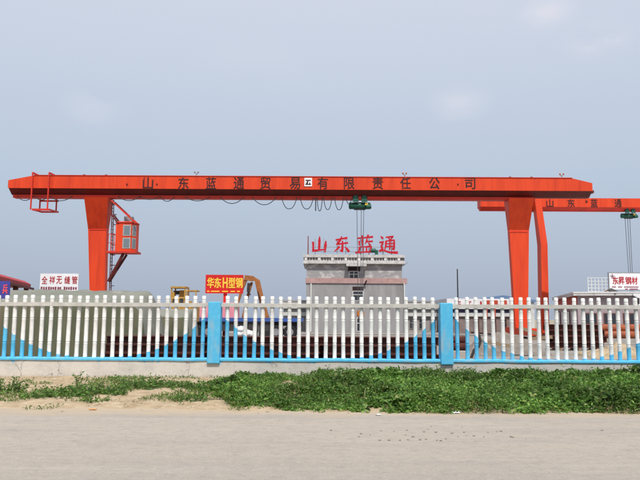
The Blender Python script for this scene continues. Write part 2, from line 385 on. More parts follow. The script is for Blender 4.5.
# ------------------------------------------------------------------ the setting
def sheet(name, x0, x1, y0, y1, z, m, label):
    o = MB().add([(x0, y0, z), (x1, y0, z), (x1, y1, z), (x0, y1, z)], [(0, 1, 2, 3)]).build(name, m)
    return tag(o, label, None, None, 'structure')
sheet('ground', -1500, 1500, -300, 2500, -.06, 'ground', 'bare flat dusty ground reaching to the horizon')
sheet('road', -60, 60, -12, 12.6, 0.0, 'road', 'pale dusty concrete road across the foreground')
sheet('yard', -70, 70, 17.5, 130, -.004, 'yard_ground', 'grey hard-packed storage yard behind the fence')

def fbm(x, y, s, o=4):
    return mnoise.fractal(Vector((x * s, y * s, 3.7)), 1.0, 2.0, o)
def soil_z(x, y):
    t = (y - 11.45 - .10 * min(1, max(0, -x / 4)) * 3 - .22 * fbm(x, 0, .35) - .16 * fbm(x, 5, 1.7)) / .55
    t = max(-.6, min(1, t)); rise = (t if t < 0 else t * t * (3 - 2 * t)) * .035
    back = max(0, (y - 14.5) / 2.8)
    return rise + .022 * fbm(x, y, 1.1) * max(0, t) + .02 * back + .012 * fbm(x, y, 5) * max(0, t)
def verge():
    nx, ny = 420, 90; vs = []; fs = []
    for j in range(ny + 1):
        y = 10.6 + (17.2 - 10.6) * j / ny
        for i in range(nx + 1):
            x = -21 + 42 * i / nx; vs.append((x, y, soil_z(x, y)))
    for j in range(ny):
        for i in range(nx):
            a = j * (nx + 1) + i; fs.append((a, a + 1, a + nx + 2, a + nx + 1))
    tag(MB().add(vs, fs, True).build('verge', 'soil'), 'sandy tan soil verge between road and fence', None, None, 'structure')
verge()

# ------------------------------------------------------------------ fence
def fence():
    base = Vector((P0, FY, 0))
    t = thing('picket_fence', 'white picket fence with blue wave pattern, square blue posts on a low wall', 'fence', base)
    x0, x1 = P0 - 2 * SPAN, P1 + 2 * SPAN
    MB().box(x0, x1, FY - .12, FY + .16, -.1, LEDGE - .06).build('base_wall', 'plinth', t, bevel=.015)
    # uneven painted coping strip
    rings = []
    for k in range(221):
        x = x0 + (x1 - x0) * k / 220; dz = .012 * fbm(x, 1, 1.3); dy = .01 * fbm(x, 9, 1.1)
        rings.append([(x, FY - .15 + dy, LEDGE - .065 + .6 * dz), (x, FY - .15 + dy, LEDGE - .02 + dz), (x, FY - .13 + dy, LEDGE + dz), (x, FY + .18, LEDGE + dz), (x, FY + .18, LEDGE - .065)])
    MB().loft(rings).build('coping', 'blue_paint', t)
    zr = Z(305.6, FY); ztop = Z(296.5, FY); zp = Z(302.5, FY)
    r = .053
    prof = [(r * 1.04, LEDGE - .02), (r * 1.04, LEDGE + .05), (r * .98, LEDGE + .06)]
    for zc in (LEDGE + .40, LEDGE + 1.02, zr - .10, zr + .13):     # turned grooves
        prof += [(r, zc - .03), (r * 1.07, zc - .018), (r * .86, zc - .004), (r * .86, zc + .006), (r * 1.07, zc + .02), (r, zc + .032)]
    prof += [(r, ztop - .02), (r * .85, ztop - .005), (r * .4, ztop)]
    me = MB().lathe(prof, 10).mesh('picket'); me.materials.append(M['picket_paint'])
    for s_ in range(-2, 3):
        xa = P0 + s_ * SPAN
        rb = MB(); rg = []
        for k in range(13):
            x = xa + .14 + (SPAN - .28) * k / 12; dz = .008 * fbm(x, 2, .9)
            rg.append([(x, FY - .097, zr - .05 + dz), (x, FY + .035, zr - .05 + dz), (x, FY + .035, zr + .05 + dz), (x, FY - .097, zr + .05 + dz)])
        rb.loft(rg).build('rail', 'rail_paint', t)
        gap = .322; st = (SPAN - 2 * gap) / 23
        for k in range(24):
            o = bpy.data.objects.new('picket', me); COL.objects.link(o); o.parent = t
            o.location = (xa + gap + k * st - P0 + random.uniform(-.008, .008), -.016 + random.uniform(-.006, .006), random.uniform(-.012, .008))
            o.rotation_euler = (random.gauss(0, .006), random.gauss(0, .009), random.uniform(0, 6))
    for s_ in range(-2, 4):
        xa = P0 + s_ * SPAN
        MB().box(xa - .165, xa + .165, FY - .19, FY + .14, LEDGE - .13, zp).build('post', 'blue_paint', t, bevel=.02)
fence()

# ------------------------------------------------------------------ gantry crane in front
C1 = 55.0
def g1(px, py, d=C1): return at(px, py, d)
def big_crane():
    zt = g1(320, 176.9).z; zw = g1(320, 189.6).z; zl = g1(320, 194.9).z; zb = g1(320, 197.9).z
    xl, xl2 = g1(8, 188).x, g1(34, 178).x; xr2, xr = g1(572, 180).x, g1(592.5, 188).x
    base = Vector((g1(97, 300).x, C1 + .9, 0))
    t = thing('gantry_crane', 'big orange-red gantry crane spanning the yard, with an operator cab on its left leg', 'crane', base)
    ze = zt - .42
    yf, yb = C1, C1 + 1.8
    pr = [(xl, zw), (xr, zw), (xr, ze), (xr2, zt), (xl2, zt), (xl, ze)]
    gd = MB().prism(pr, yf, yb).build('girder', 'crane_paint', t)
    # stiffener seams and a top flange plate
    MB().box(xl2, xr2, yf - .05, yb + .05, zt, zt + .05).build('top_flange', 'crane_red', t)
    for px in (52, 104, 210, 262, 315, 368, 420, 474, 526):
        xx = g1(px, 183).x; MB().box(xx - .02, xx + .02, yf - .012, yf, zw + .003, zt - .003).build('weld_seam', 'crane_paint', gd)
    # sloping lower plates and the running beam below
    MB().prismx([(yf + .02, zw - .004), (yb - .02, zw - .004), (C1 + 1.15, zl), (C1 + .65, zl)], xl + .04, xr - .04).build('lower_web', 'crane_dark', t)  # shade under the girder is put into the darker red of these plates
    MB().prismx([(C1 + .55, zb), (C1 + 1.25, zb), (C1 + 1.25, zb + .05), (C1 + .94, zb + .09), (C1 + .94, zl - .004), (C1 + .86, zl - .004), (C1 + .86, zb + .09), (C1 + .55, zb + .26), (C1 + .55, zb + .05)],
               xl + .2, g1(537, 197).x).build('running_beam', 'crane_red', t)
    MB().box(xl - .03, xl, yf + .02, yb - .02, zw + .02, ze - .02).build('end_plate', 'hoist_green', t)
    MB().box(xr, xr + .25, yf + .3, yf + .8, zw - .1, zw + .12).build('buffer', 'crane_dark', t)
    # legs: flare under the girder, then taper to the ground
    def leg(pts, side):
        rings = []
        for (a, b, py, yd0, yd1) in pts:
            d = C1 + yd0
            xa, xb = at(a, py, d).x, at(b, py, d).x; z = at((a + b) / 2, py, d).z
            if py == 'g': pass
            rings.append([(xa, C1 + yd0, z), (xb, C1 + yd0, z), (xb, C1 + yd1, z), (xa, C1 + yd1, z)])
        return MB().loft(rings).build('leg', 'crane_paint', t)
    g = 318 + 1.25 * F / C1
    lL = leg([(84, 108, 197.2, .16, 1.72), (88, 106.5, 229, 1.4, 2.0), (90.5, 103.5, 331, 1.3, 1.95)], -1)
    lR = leg([(509, 534, 198.2, .16, 1.72), (509.5, 529, 230, 1.4, 2.0), (516, 528, 331, 1.3, 1.95)], 1)
    for lg_, px in ((lL, 98), (lR, 519)):
        MB().box(at(px, 228, C1 + 1).x - .85, at(px, 228, C1 + 1).x + .85, C1 + 1.36, C1 + 1.42, Z(230.6, C1 + 1), Z(229.8, C1 + 1)).build('flange_seam', 'crane_red', lg_)
    for px in (97, 521.5):          # ground carriages with wheels on a rail
        x = at(px, 330, C1 + 1).x
        c = MB().box(x - .35, x + .35, C1 - 2.6, C1 + 4.6, .28, .86).build('end_carriage', 'crane_paint', t)
        for yy in (-2.1, 4.1):
            MB().prismx([(C1 + yy + .3 * math.cos(a), .3 + .3 * math.sin(a)) for a in [k * math.pi / 6 for k in range(12)]], x - .12, x + .12).build('wheel', 'dark_steel', c)
    # ladder on the inner side of the left leg
    lad = MB(); 
    a0, a1 = at(109.8, 199, C1 + .8), at(105.8, 322, C1 + .8)
    for dy in (0, .45): lad.bar(a0 + Vector((.22, dy, 0)), a1 + Vector((.22, dy, 0)), .06)
    ld = lad.build('ladder', 'crane_dark', t)
    for k in range(34):
        p = a0.lerp(a1, (k + .5) / 34) + Vector((.22, 0, 0)); MB().bar(p, p + Vector((0, .45, 0)), .045).build('rung', 'crane_dark', ld)
    for k in range(12):             # safety hoops
        p = a0.lerp(a1, (k + .5) / 12) + Vector((.22, .22, 0))
        MB().tube([p + Vector((.34 * math.sin(u), -.24 * math.cos(u), 0)) for u in np.linspace(0, math.pi, 7)], .022, 4).build('safety_hoop', 'crane_dark', ld)
    # operator cab
    D = C1 + .35
    xa, xb, xc = at(115.3, 240, D).x, at(131.2, 240, D).x, at(138.6, 240, D + 1.3).x
    z0, z1 = Z(251, D, 127), Z(222.5, D, 127)
    y0, y1 = D, D + 1.3
    cab_poly = [(xa, y0), (xb, y0), (xc, y0 + .55), (xc, y1), (xa, y1)]
    cab = MB().loft([[(x, y, z0) for x, y in cab_poly], [(x, y, z1) for x, y in cab_poly]]).build('cab', 'crane_paint', t)
    MB().loft([[(x + (.08 if x > xa + .1 else -.08), y + (-.08 if y < y0 + 1 else .08), z1) for x, y in cab_poly], [(x, y, z1 + .1) for x, y in cab_poly]]).build('cab_roof', 'crane_red', cab)
    zm = (z0 + z1) / 2
    xw0, xw1 = at(122.6, 240, D).x, at(130.6, 240, D).x
    for (za, zb_) in ((z0 + .22, zm - .08), (zm + .08, z1 - .2)):
        MB().box(xw0, xw1, y0 - .03, y0 + .02, za, zb_).build('window_frame', 'cab_frame', cab)
        p = MB().box(xw0 + .1, xw1 - .1, y0 - .045, y0 - .031, za + .1, zb_ - .1).build('pane', 'glass', cab)
        q = Vector((xc - xb, .55, 0)); nrm = Vector((.55, -(xc - xb), 0)).normalized()
        for k, (u0, u1, off, mm, nm) in enumerate(((.12, .9, .02, 'cab_frame', 'window_frame'), (.25, .8, .04, 'glass', 'pane'))):
            ins = .1 * k
            A = Vector((xb, y0, 0)) + q * u0; B = Vector((xb, y0, 0)) + q * u1
            MB().loft([[A - nrm * .05 + Vector((0, 0, za + ins)), B - nrm * .05 + Vector((0, 0, za + ins)), B + nrm * off + Vector((0, 0, za + ins)), A + nrm * off + Vector((0, 0, za + ins))],
                       [A - nrm * .05 + Vector((0, 0, zb_ - ins)), B - nrm * .05 + Vector((0, 0, zb_ - ins)), B + nrm * off + Vector((0, 0, zb_ - ins)), A + nrm * off + Vector((0, 0, zb_ - ins))]]).build(nm, mm, cab)
    MB().box(at(123, 219, D).x, at(130.8, 219, D).x, y0 + .3, y0 + 1.0, z1 + .1, Z(215.8, D, 127)).build('air_conditioner', 'grey_metal', cab)
    pl = MB().box(at(106.5, 252, D).x, at(136.5, 252, D).x, y0 - .1, y1 + .1, z0 - .17, z0 - .004).build('cab_platform', 'crane_red', t)
    rl = MB()
    for px in (108.5, 111.5, 114.2):
        rl.bar((at(px, 240, D).x, y0 - .05, z0), (at(px, 240, D).x, y0 - .05, Z(234, D, 110)), .05)
    for py in (234, 243): rl.bar((at(108, py, D).x, y0 - .05, Z(py, D, 110)), (at(115, py, D).x, y0 - .05, Z(py, D, 110)), .05)
    rl.build('railing', 'crane_red', pl)
    for dy in (.35, 1.3):
        MB().bar(at(110, 199.5, C1) + Vector((0, dy, 0)), at(134.5, 222.5, C1) + Vector((0, dy, 0)), .11).build('stay', 'crane_red', t)
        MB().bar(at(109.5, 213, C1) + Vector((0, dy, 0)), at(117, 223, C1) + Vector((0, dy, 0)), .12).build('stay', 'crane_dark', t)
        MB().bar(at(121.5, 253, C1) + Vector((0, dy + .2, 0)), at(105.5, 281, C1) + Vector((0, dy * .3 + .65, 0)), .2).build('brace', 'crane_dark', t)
    # inspection basket hanging at the left end
    fr = MB(); yy = C1 - .18
    for px in (32.6, 49.2):
        fr.bar((at(px, 175, yy).x, yy, zt + .22), (at(px, 175, yy).x, yy, Z(209.5, yy, px)), .10)
        fr.bar((at(px, 175, yy).x, yy, zt + .2), (at(px, 175, yy).x + .35, yb, zt + .06), .12)
    fr.bar((at(32.2, 209.5, yy).x, yy, Z(209.6, yy, 40)), (at(49.8, 209.5, yy).x, yy, Z(209.6, yy, 40)), .16)
    yr = yb + .2
    for px in (41.6, 58):
        fr.bar((at(px, 175, yr).x, yr, zt - .1), (at(px, 175, yr).x, yr, Z(212, yr, px)), .10)
    for py in (212, 201): fr.bar((at(41, py, yr).x, yr, Z(py, yr, 50)), (at(58.5, py, yr).x, yr, Z(py, yr, 50)), .13)
    for pa, pb in ((32.6, 41.6), (49.2, 58)): fr.bar((at(pa, 209.5, yy).x, yy, Z(209.6, yy, 40)), (at(pb, 212, yr).x, yr, Z(212, yr, 50)), .12)
    fr.build('inspection_basket', 'crane_red', t)
    # warning lamps and lugs on top
    for px in (195.5, 405.2, 563.5):
        x = at(px, 176, C1).x; s = MB(); zz = zt + .05 if px < 560 else zt + .05
        s.bar((x, C1 + .4, zz), (x, C1 + .4, zz + .22), .05)
        s.bar((x, C1 + .4, zz + .2), (x - .15, C1 + .4, zz + .36), .06); s.bar((x, C1 + .4, zz + .2), (x + .15, C1 + .4, zz + .36), .06)
        lp = s.build('warning_lamp', 'grey_metal', t)
        for sg in (-1, 1): MB().lathe([(.04, zz + .33), (.075, zz + .37), (.075, zz + .43), (.04, zz + .47)], 8, (x + sg * .15, C1 + .4)).build('lamp_head', 'hook_orange' if px > 300 else 'grey_metal', lp)
    for px in (83, 105, 511, 532.5): 
        x = at(px, 177, C1).x; MB().box(x - .08, x + .08, C1 + .2, C1 + .5, zt + .051, zt + .16).build('lifting_lug', 'crane_dark', t)
    for px in (127, 157, 458):
        x = at(px, 184, C1).x; MB().box(x - .06, x + .06, C1 - .05, C1, Z(184.3, C1, px) - .06, Z(184.3, C1, px) + .06).build('bolt_plate', 'crane_dark', t)
    MB().box(*[at(p, 184, C1).x for p in (143.6, 144.4)], C1 - .04, C1, zw + .1, zt - .1).build('conduit', 'crane_dark', t)
    # painted company name
    for ch, px in zip('山东蓝通贸易有限责任公司', (148, 183.5, 211, 239, 265.5, 295, 322.8, 349.2, 377.8, 405.5, 434.5, 470)):
        c = at(px, 183.2, C1); c.y = C1 - .016
        put_glyph(ch, c, .88, 1.02, 'letter_paint', t, .012, .012)
    c = at(308.2, 182.2, C1)
    lg_ = MB().box(c.x - .33, c.x + .33, C1 - .05, C1, c.z - .37, c.z + .37).build('logo_plate', 'sign_white', t)
    mk = MB()
    mk.box(c.x - .22, c.x + .22, C1 - .06, C1 - .05, c.z + .10, c.z + .2); mk.box(c.x - .24, c.x + .24, C1 - .06, C1 - .05, c.z - .24, c.z - .15)
    mk.prism([(c.x - .2, c.z - .15), (c.x - .02, c.z - .15), (c.x + .02, c.z + .1), (c.x - .08, c.z + .1)], C1 - .06, C1 - .05)
    mk.prism([(c.x + .08, c.z - .15), (c.x + .2, c.z - .15), (c.x + .12, c.z + .03)], C1 - .06, C1 - .05)
    mk.build('logo_mark', 'letter_paint', lg_)
    # festoon cable loops
    for (pa, pb, dip) in ((17, 33, 200.5), (34, 49, 200), (50, 72, 200.8), (118, 140, 200.6), (140, 159, 199.5), (160, 174.5, 201.3), (185, 210, 200.9), (220, 244, 203.5), (252, 276.5, 204.8), (281.5, 297, 208.8), (300, 313.5, 209), (317, 322.5, 211), (323.5, 332, 209.6), (334.5, 343.5, 209.8), (345.8, 352, 204)):
        yy = C1 + .45; A = at(pa, 197, yy); B = at(pb, 197, yy); zd = Z(dip, yy, (pa + pb) / 2); pts = []
        for k in range(15):
            u = -1 + 2 * k / 14; ex = 2.6 if dip > 206 else 2
            pts.append((A.x + (B.x - A.x) * (u * .5 + .5), yy + random.uniform(-.01, .01), zd + (zb + .12 - zd) * abs(u) ** ex))
        MB().tube(pts, .034, 5).build('festoon_cable', 'cable', t)
    MB().tube([(at(315.6, 200, C1).x, C1 + .45, zb + .1), (at(315.6, 200, C1).x, C1 + .45, Z(210, C1, 315))], .05, 5).build('cable_end', 'cable', t)
    return zb
ZB1 = big_crane()
for px, wh in ((97, 'left'), (521.5, 'right')):
    x = at(px, 330, C1 + 1).x
    tag(MB().box(x - .05, x + .05, C1 - 14, C1 + 30, -.004, .14).build('crane_rail', 'rust'), 'rusty crane rail on the yard under the %s crane leg' % wh, 'rail', 'crane rails')

def hoist(px, d, zb, label, s, rope_to, hook, ropes):
    x = at(px, 200, d).x; y = d + .9
    t = thing('electric_hoist', label, 'hoist', (x, y, zb), 'hoists under the crane girders')
    b = MB().tube([(x - .95 * s, y, zb - .5 * s), (x - .9 * s, y, zb - .5 * s), (x + .9 * s, y, zb - .5 * s), (x + .95 * s, y, zb - .5 * s)], [.18 * s, .3 * s, .3 * s, .18 * s], 12).build('drum', 'hoist_green', t)
    MB().tube([(x + .55 * s, y - .32 * s, zb - .62 * s), (x + .98 * s, y - .32 * s, zb - .62 * s)], .19 * s, 10).build('motor', 'hoist_green', t)
    MB().box(x + .45 * s, x + .7 * s, y - .36 * s, y - .3 * s, zb - .5 * s, zb - .3 * s).build('control_plate', 'sign_yellow', t)
    for sg in (-1, 1):
        c = MB().prism([(x + sg * .38 * s - .27 * s, zb - .22 * s), (x + sg * .38 * s + .27 * s, zb - .22 * s), (x + sg * .38 * s + .14 * s, zb + .36 * s), (x + sg * .38 * s - .14 * s, zb + .36 * s)], y - .46, y - .38).build('trolley_plate', 'hoist_green', t)
        for k in (-1, 1):
            MB().loft([[(x + sg * .38 * s + k * .16 * s + .12 * s * math.cos(a), yy, zb + .16 * s + .12 * s * math.sin(a)) for a in [q * math.pi / 5 for q in range(10)]] for yy in (y - .37, y - .28)]).build('trolley_wheel', 'dark_steel', c)
    MB().box(x - .5 * s, x + .5 * s, y - .14, y + .14, zb - .85 * s, zb - .2 * s).build('hoist_frame', 'dark_steel', t)
    zr = Z(rope_to, y, px)
    for dx in ropes:
        xx = x + dx; MB().tube([(xx, y, zb - .6 * s), (x + dx * .55, y, zr)], .026, 5).build('rope', 'rope', t)
    if hook:
        k = MB().box(x - .22, x + .22, y - .16, y + .16, zr - .45, zr + .05).build('hook_block', 'hook_orange', t, bevel=.05)
        MB().tube([(x + .02 + .17 * math.cos(a), y, zr - .75 + .2 * math.sin(a)) for a in np.linspace(1.9, 6.0, 12)], [.05] * 11 + [.02], 6).build('hook', 'dark_steel', k)
hoist(360.3, C1, ZB1 - .02, 'green electric hoist under the big crane girder, ropes hanging before the grey building', 1.0, 311, True, (-.25, .14, .36))

# ------------------------------------------------------------------ second crane behind
C2 = 63.7
def small_crane():
    zt = at(560, 198, C2).z; zw = at(560, 207, C2).z; zb = at(560, 210.3, C2).z
    xl, xl2 = at(480.5, 203, C2).x, at(490, 199, C2).x; xr = xl + 40
    base = Vector((at(545, 300, C2).x, C2, 0))
    t = thing('gantry_crane', 'smaller orange gantry crane farther back, running out of frame at the right', 'crane', base)
    MB().prism([(xl, zw), (xr, zw), (xr, zt), (xl2, zt), (xl, zt - .16)], C2, C2 + 1.3).build('girder', 'crane_paint', t)
    MB().prismx([(C2 + .05, zw - .004), (C2 + 1.25, zw - .004), (C2 + .85, zb + .06), (C2 + .85, zb), (C2 + .45, zb), (C2 + .45, zb + .06)], xl + .05, xr - .05).build('running_beam', 'crane_red', t)
    def leg(rows):
        return MB().loft([[(at(a, py, C2 + y0).x, C2 + y0, at((a + b) / 2, py, C2 + y0).z), (at(b, py, C2 + y0).x, C2 + y0, at((a + b) / 2, py, C2 + y0).z),
                           (at(b, py, C2 + y0).x, C2 + y1, at((a + b) / 2, py, C2 + y0).z), (at(a, py, C2 + y0).x, C2 + y1, at((a + b) / 2, py, C2 + y0).z)] for (a, b, py, y0, y1) in rows]).build('leg', 'crane_paint', t)
    leg([(534.5, 541, 198.6, -.75, -.02), (541, 547.5, 244, -1.1, .0), (542.5, 549.5, 333, -1.1, .0)])
    MB().box(at(534, 200, C2).x, at(541, 200, C2).x, C2 - .02, C2 + .7, zb - .1, zb).build('leg_bracket', 'crane_red', t)
    xf = xr - 6; MB().loft([[(xf - .5, C2 - .7, 0.3), (xf + .5, C2 - .7, .3), (xf + .5, C2 + .2, .3), (xf - .5, C2 + .2, .3)], [(xf - .5, C2 - .7, zw), (xf + .5, C2 - .7, zw), (xf + .5, C2 - .02, zw), (xf - .5, C2 - .02, zw)]]).build('leg', 'crane_paint', t)
    for xx in (at(546, 333, C2).x, xf):
        MB().box(xx - .3, xx + .3, C2 - 3.2, C2 + 3.2, .05, .6).build('end_carriage', 'crane_paint', t)
    for ch, px in zip('山东蓝通', (549.8, 571, 594, 618)):
        c = at(px, 203.2, C2); c.y = C2 - .016; put_glyph(ch, c, .68, .80, 'letter_paint', t, .012, .012)
    c = at(586.5, 201.5, C2); MB().box(c.x - .09, c.x + .09, C2 - .06, C2, c.z - .09, c.z + .09).build('bolt_plate', 'crane_dark', t)
    return zb
ZB2 = small_crane()
hoist(632, C2 - .25, ZB2 - .02, 'green electric hoist under the rear crane girder at the right edge of the frame', .8, 318, True, (-.36, -.1, .12))

# ------------------------------------------------------------------ grey two-storey building
BD = 74.0
def brush(strokes, c, sz, parent, m):
    mb = MB()
    for st in strokes:
        P = [Vector((p[0], p[1])) for p in st]; Wd = [p[2] * 1.22 for p in st]
        # subdivide so that strokes swell like brushwork
        Q = []; W2 = []
        for i in range(len(P) - 1):
            for k in range(3):
                u = k / 3; Q.append(P[i].lerp(P[i + 1], u)); W2.append(Wd[i] * (1 - u) + Wd[i + 1] * u)
        Q.append(P[-1]); W2.append(Wd[-1])
        L = []; Rr = []
        for i, p in enumerate(Q):
            d = (Q[min(i + 1, len(Q) - 1)] - Q[max(i - 1, 0)]).normalized(); n = Vector((-d.y, d.x)) * W2[i] * .5
            L.append(p + n); Rr.append(p - n)
        rings = []
        for a, b in zip(L, Rr):
            A = (c.x + (a.x - .5) * sz, c.z + (a.y - .5) * sz); B = (c.x + (b.x - .5) * sz, c.z + (b.y - .5) * sz)
            rings.append([(A[0], c.y - .06, A[1]), (B[0], c.y - .06, B[1]), (B[0], c.y + .06, B[1]), (A[0], c.y + .06, A[1])])
        mb.loft(rings)
        c = Vector((c.x, c.y - .004, c.z))
    return mb.build('character', m, parent)
A_, B_, T_ = .13, .10, .05
CHARS = {
 'mountain': [[(.50, 1.0, .04), (.49, .75, .13), (.47, .2, .12)], [(.10, .66, .12), (.12, .3, .09), (.10, .10, .13), (.45, .15, .09), (.88, .20, .07)], [(.88, .72, .06), (.86, .45, .14), (.84, .0, .05)]],
 'east': [[(.14, .76, .09), (.5, .84, .08), (.86, .90, .12)], [(.52, 1.0, .05), (.42, .75, .12), (.20, .50, .10), (.55, .55, .08), (.90, .60, .10)], [(.56, .72, .07), (.56, .3, .12), (.54, .06, .12), (.38, .18, .03)], [(.38, .38, .12), (.25, .22, .1), (.06, .06, .03)], [(.70, .36, .04), (.85, .2, .12), (.96, .04, .13)]],
 'blue': [[(.08, .84, .08), (.5, .88, .07), (.97, .93, .10)], [(.34, 1.02, .09), (.38, .76, .06)], [(.70, 1.05, .1), (.60, .78, .05)], [(.18, .70, .09), (.19, .42, .06)], [(.37, .76, .1), (.37, .40, .06)], [(.64, .78, .09), (.52, .52, .04)], [(.56, .64, .07), (.95, .68, .09)], [(.70, .58, .05), (.82, .44, .1)],
          [(.20, .36, .08), (.16, .08, .08)], [(.2, .34, .06), (.5, .36, .06), (.86, .38, .1), (.80, .08, .08)], [(.40, .34, .07), (.40, .08, .07)], [(.60, .34, .07), (.59, .08, .07)], [(-.04, .03, .1), (.5, .06, .07), (1.05, .10, .11)]],
 'through': [[(.40, .90, .07), (.84, .95, .09), (.66, .78, .04)], [(.54, .86, .05), (.68, .76, .09)], [(.42, .70, .09), (.40, .4, .08), (.34, .16, .04)], [(.42, .69, .06), (.88, .74, .09), (.87, .4, .09), (.85, .2, .1), (.74, .28, .03)], [(.42, .53, .06), (.86, .56, .06)], [(.42, .38, .06), (.86, .40, .06)], [(.64, .72, .07), (.62, .18, .07)],
             [(.12, .96, .05), (.24, .82, .12)], [(.04, .60, .08), (.26, .64, .09), (.14, .40, .08), (.22, .24, .1), (.02, .10, .08)], [(.02, .12, .08), (.28, .16, .07), (.6, .05, .1), (1.08, .03, .13)]],
}
def window(parent, px0, px1, py0, py1, d, split=.5, sash='dark_glass', frame='white_frame', name='window'):
    x0, x1 = at(px0, py1, d).x, at(px1, py1, d).x; z0, z1 = Z(py1, d, px0), Z(py0, d, px0)
    y = d; f = .07
    fr = MB()
    for (a, b, c, e_) in ((x0, x0 + f, z0, z1), (x1 - f, x1, z0, z1), (x0 + f, x1 - f, z0, z0 + f), (x0 + f, x1 - f, z1 - f, z1)): fr.box(a, b, y - .05, y + .02, c, e_)
    xm = x0 + (x1 - x0) * split; zmid = z0 + (z1 - z0) * .62
    fr.box(xm - f / 2, xm + f / 2, y - .045, y + .015, z0 + f, z1 - f); fr.box(x0 + f, x1 - f, y - .04, y + .01, zmid - f / 2, zmid + f / 2)
    o = fr.build(name, frame, parent)
    for a, b in ((x0 + f, xm - f / 2), (xm + f / 2, x1 - f)):
        for c, e_ in ((z0 + f, zmid - f / 2), (zmid + f / 2, z1 - f)):
            MB().box(a, b, y - .012, y + .006, c, e_).build('pane', sash, o)
    return o
def office():
    base = Vector((at(355, 330, BD).x, BD, 0))
    t = thing('office_building', 'grey two-storey cement building with a balustrade roof and pink band', 'building', base)
    x0, x1, xr = at(306, 310, BD).x, at(402, 270, BD).x, at(407, 310, BD).x
    zt = Z(263.8, BD); zp0, zp1 = Z(283.2, BD), Z(278, BD)
    MB().box(x0, xr - .2, BD, BD + 8, 0, zp0).build('lower_storey', 'cement', t)
    MB().box(x0 - .08, xr + .05, BD - .12, BD + 8.1, zp0, zp1).build('floor_band', 'pink_band', t)
    MB().box(x0 + .03, x1, BD + .03, BD + 7.9, zp1, zt).build('upper_storey', 'cement_peeled', t)
    MB().box(x0 - .35, x1 + .3, BD - .45, BD + 8.2, zt, zt + .22).build('eave_slab', 'coping', t)
    zb0, zb1 = Z(260.6, BD), Z(257.6, BD); ztop = Z(254.8, BD)
    MB().box(x0 - .3, x1 + .25, BD - .40, BD - .1, zt + .22, zb0).build('parapet_base', 'coping', t)
    MB().box(x0 - .3, x1 + .25, BD - .25, BD - .15, zb0, zb1).build('parapet_gap_shade', 'parapet_shadow', t)  # dark sheet added behind the balusters, standing for the shade in the gaps
    MB().box(x0 - .36, x1 + .31, BD - .46, BD - .04, zb1, ztop).build('parapet_rail', 'coping', t)
    for k in range(8):
        xx = at(316 + k * 13.2 - 10, 259, BD).x
        MB().box(xx - .15, xx + .15, BD - .42, BD - .12, zb0, zb1).build('parapet_post', 'white_frame', t)
    for k in range(34):
        xx = x0 - .1 + (x1 - x0) * (k + .5) / 34.4; MB().box(xx - .05, xx + .05, BD - .31, BD - .25, zb0, zb1).build('baluster', 'coping', t)
    MB().box(at(346, 264, BD).x, at(366, 264, BD).x, BD - .9, BD - .455, Z(266.5, BD), Z(263, BD)).build('canopy', 'coping', t)
    MB().box(at(348, 268, BD).x, at(360, 268, BD).x, BD - .02, BD + .03, Z(271.2, BD), Z(266.8, BD)).build('transom', 'dark_opening', t)
    window(t, 349, 358.6, 271, 279.5, BD)
    MB().box(at(352.6, 290, BD).x, at(363.5, 290, BD).x, BD - .04, BD, Z(290.8, BD), Z(286.4, BD)).build('transom', 'dark_opening', t)
    window(t, 352.6, 363.5, 290.8, 301, BD)
    MB().box(at(357, 320, BD).x, at(364, 320, BD).x, BD - .04, BD, Z(316, BD), Z(311.5, BD)).build('door_sign', 'hook_orange', t)
    window(t, 356.5, 363.5, 318, 331.6, BD, name='door')
    for px, py in ((311, 283.5), (404.2, 283.5)):
        p = at(px, py, BD - .1); MB().tube([(p.x, BD - .12, 0.05), (p.x, BD - .12, p.z)], .085, 8).build('downpipe', 'white_frame', t)
    p = at(401.5, 264, BD)       # lamp bracket and wall bracket
    MB().bar((p.x, BD - .2, p.z - .3), (p.x + .7, BD - .2, p.z + .15), .07).build('wall_bracket', 'grey_metal', t)
    q = at(365, 283, BD); MB().bar((q.x - .1, BD - .1, q.z - .3), (q.x + .15, BD - .5, q.z + .25), .12).build('wall_lamp', 'dark_steel', t)
    # roof lettering on thin steel supports
    s = thing('rooftop_sign', 'large red brushwork characters standing on the grey building roof', 'sign', (base.x, BD + .6, zt + .22))
    y = BD + .6
    for key, px, sz in (('mountain', 319.6, 1.9), ('east', 341.5, 1.9), ('blue', 364.8, 2.05), ('through', 387.5, 2.05)):
        c = at(px, 244.4, y); c.y = y; brush(CHARS[key], c, sz, s, 'sign_red_letter')
        fr = MB()
        for dx in (-.5, .5): fr.bar((c.x + dx, y + .12, zt + .22), (c.x + dx, y + .12, c.z + .7), .05); fr.bar((c.x + dx, y + .12, c.z + .3), (c.x + dx, y + 1.0, zt + .22), .04)
        fr.build('support', 'grey_metal', s)
    rb = MB()
    for py in (251.5, 247): rb.bar((at(311, py, y).x, y + .16, Z(py, y)), (at(396, py, y).x, y + .16, Z(py, y)), .04)
    rb.build('support_rail', 'grey_metal', s)
    p = at(308.2, 236, BD + .4)
    tag(MB().tube([(p.x, BD + .4, zt + .22), (p.x, BD + .4, p.z)], [.07, .05], 6).build('roof_pole', 'base_red', None, (p.x, BD + .4, zt + .22)), 'dark red pole at the left corner of the grey building roof', 'pole')
    p = at(374, 251, BD + .2)
    g_ = thing('roof_winch', 'small dark green winch on the roof below the red characters', 'winch', (p.x, BD + .2, zt + .22))
    MB().tube([(p.x - .35, BD + .2, p.z + .05), (p.x + .2, BD + .2, p.z + .05)], .24, 10).build('drum', 'hoist_green', g_)
    MB().box(p.x + .1, p.x + .45, BD, BD + .4, zt + .22, p.z + .1).build('gearbox', 'hoist_green', g_)
    MB().box(p.x - .55, p.x + .5, BD - .02, BD + .42, zt + .22, zt + .45).build('frame', 'dark_steel', g_)
office()

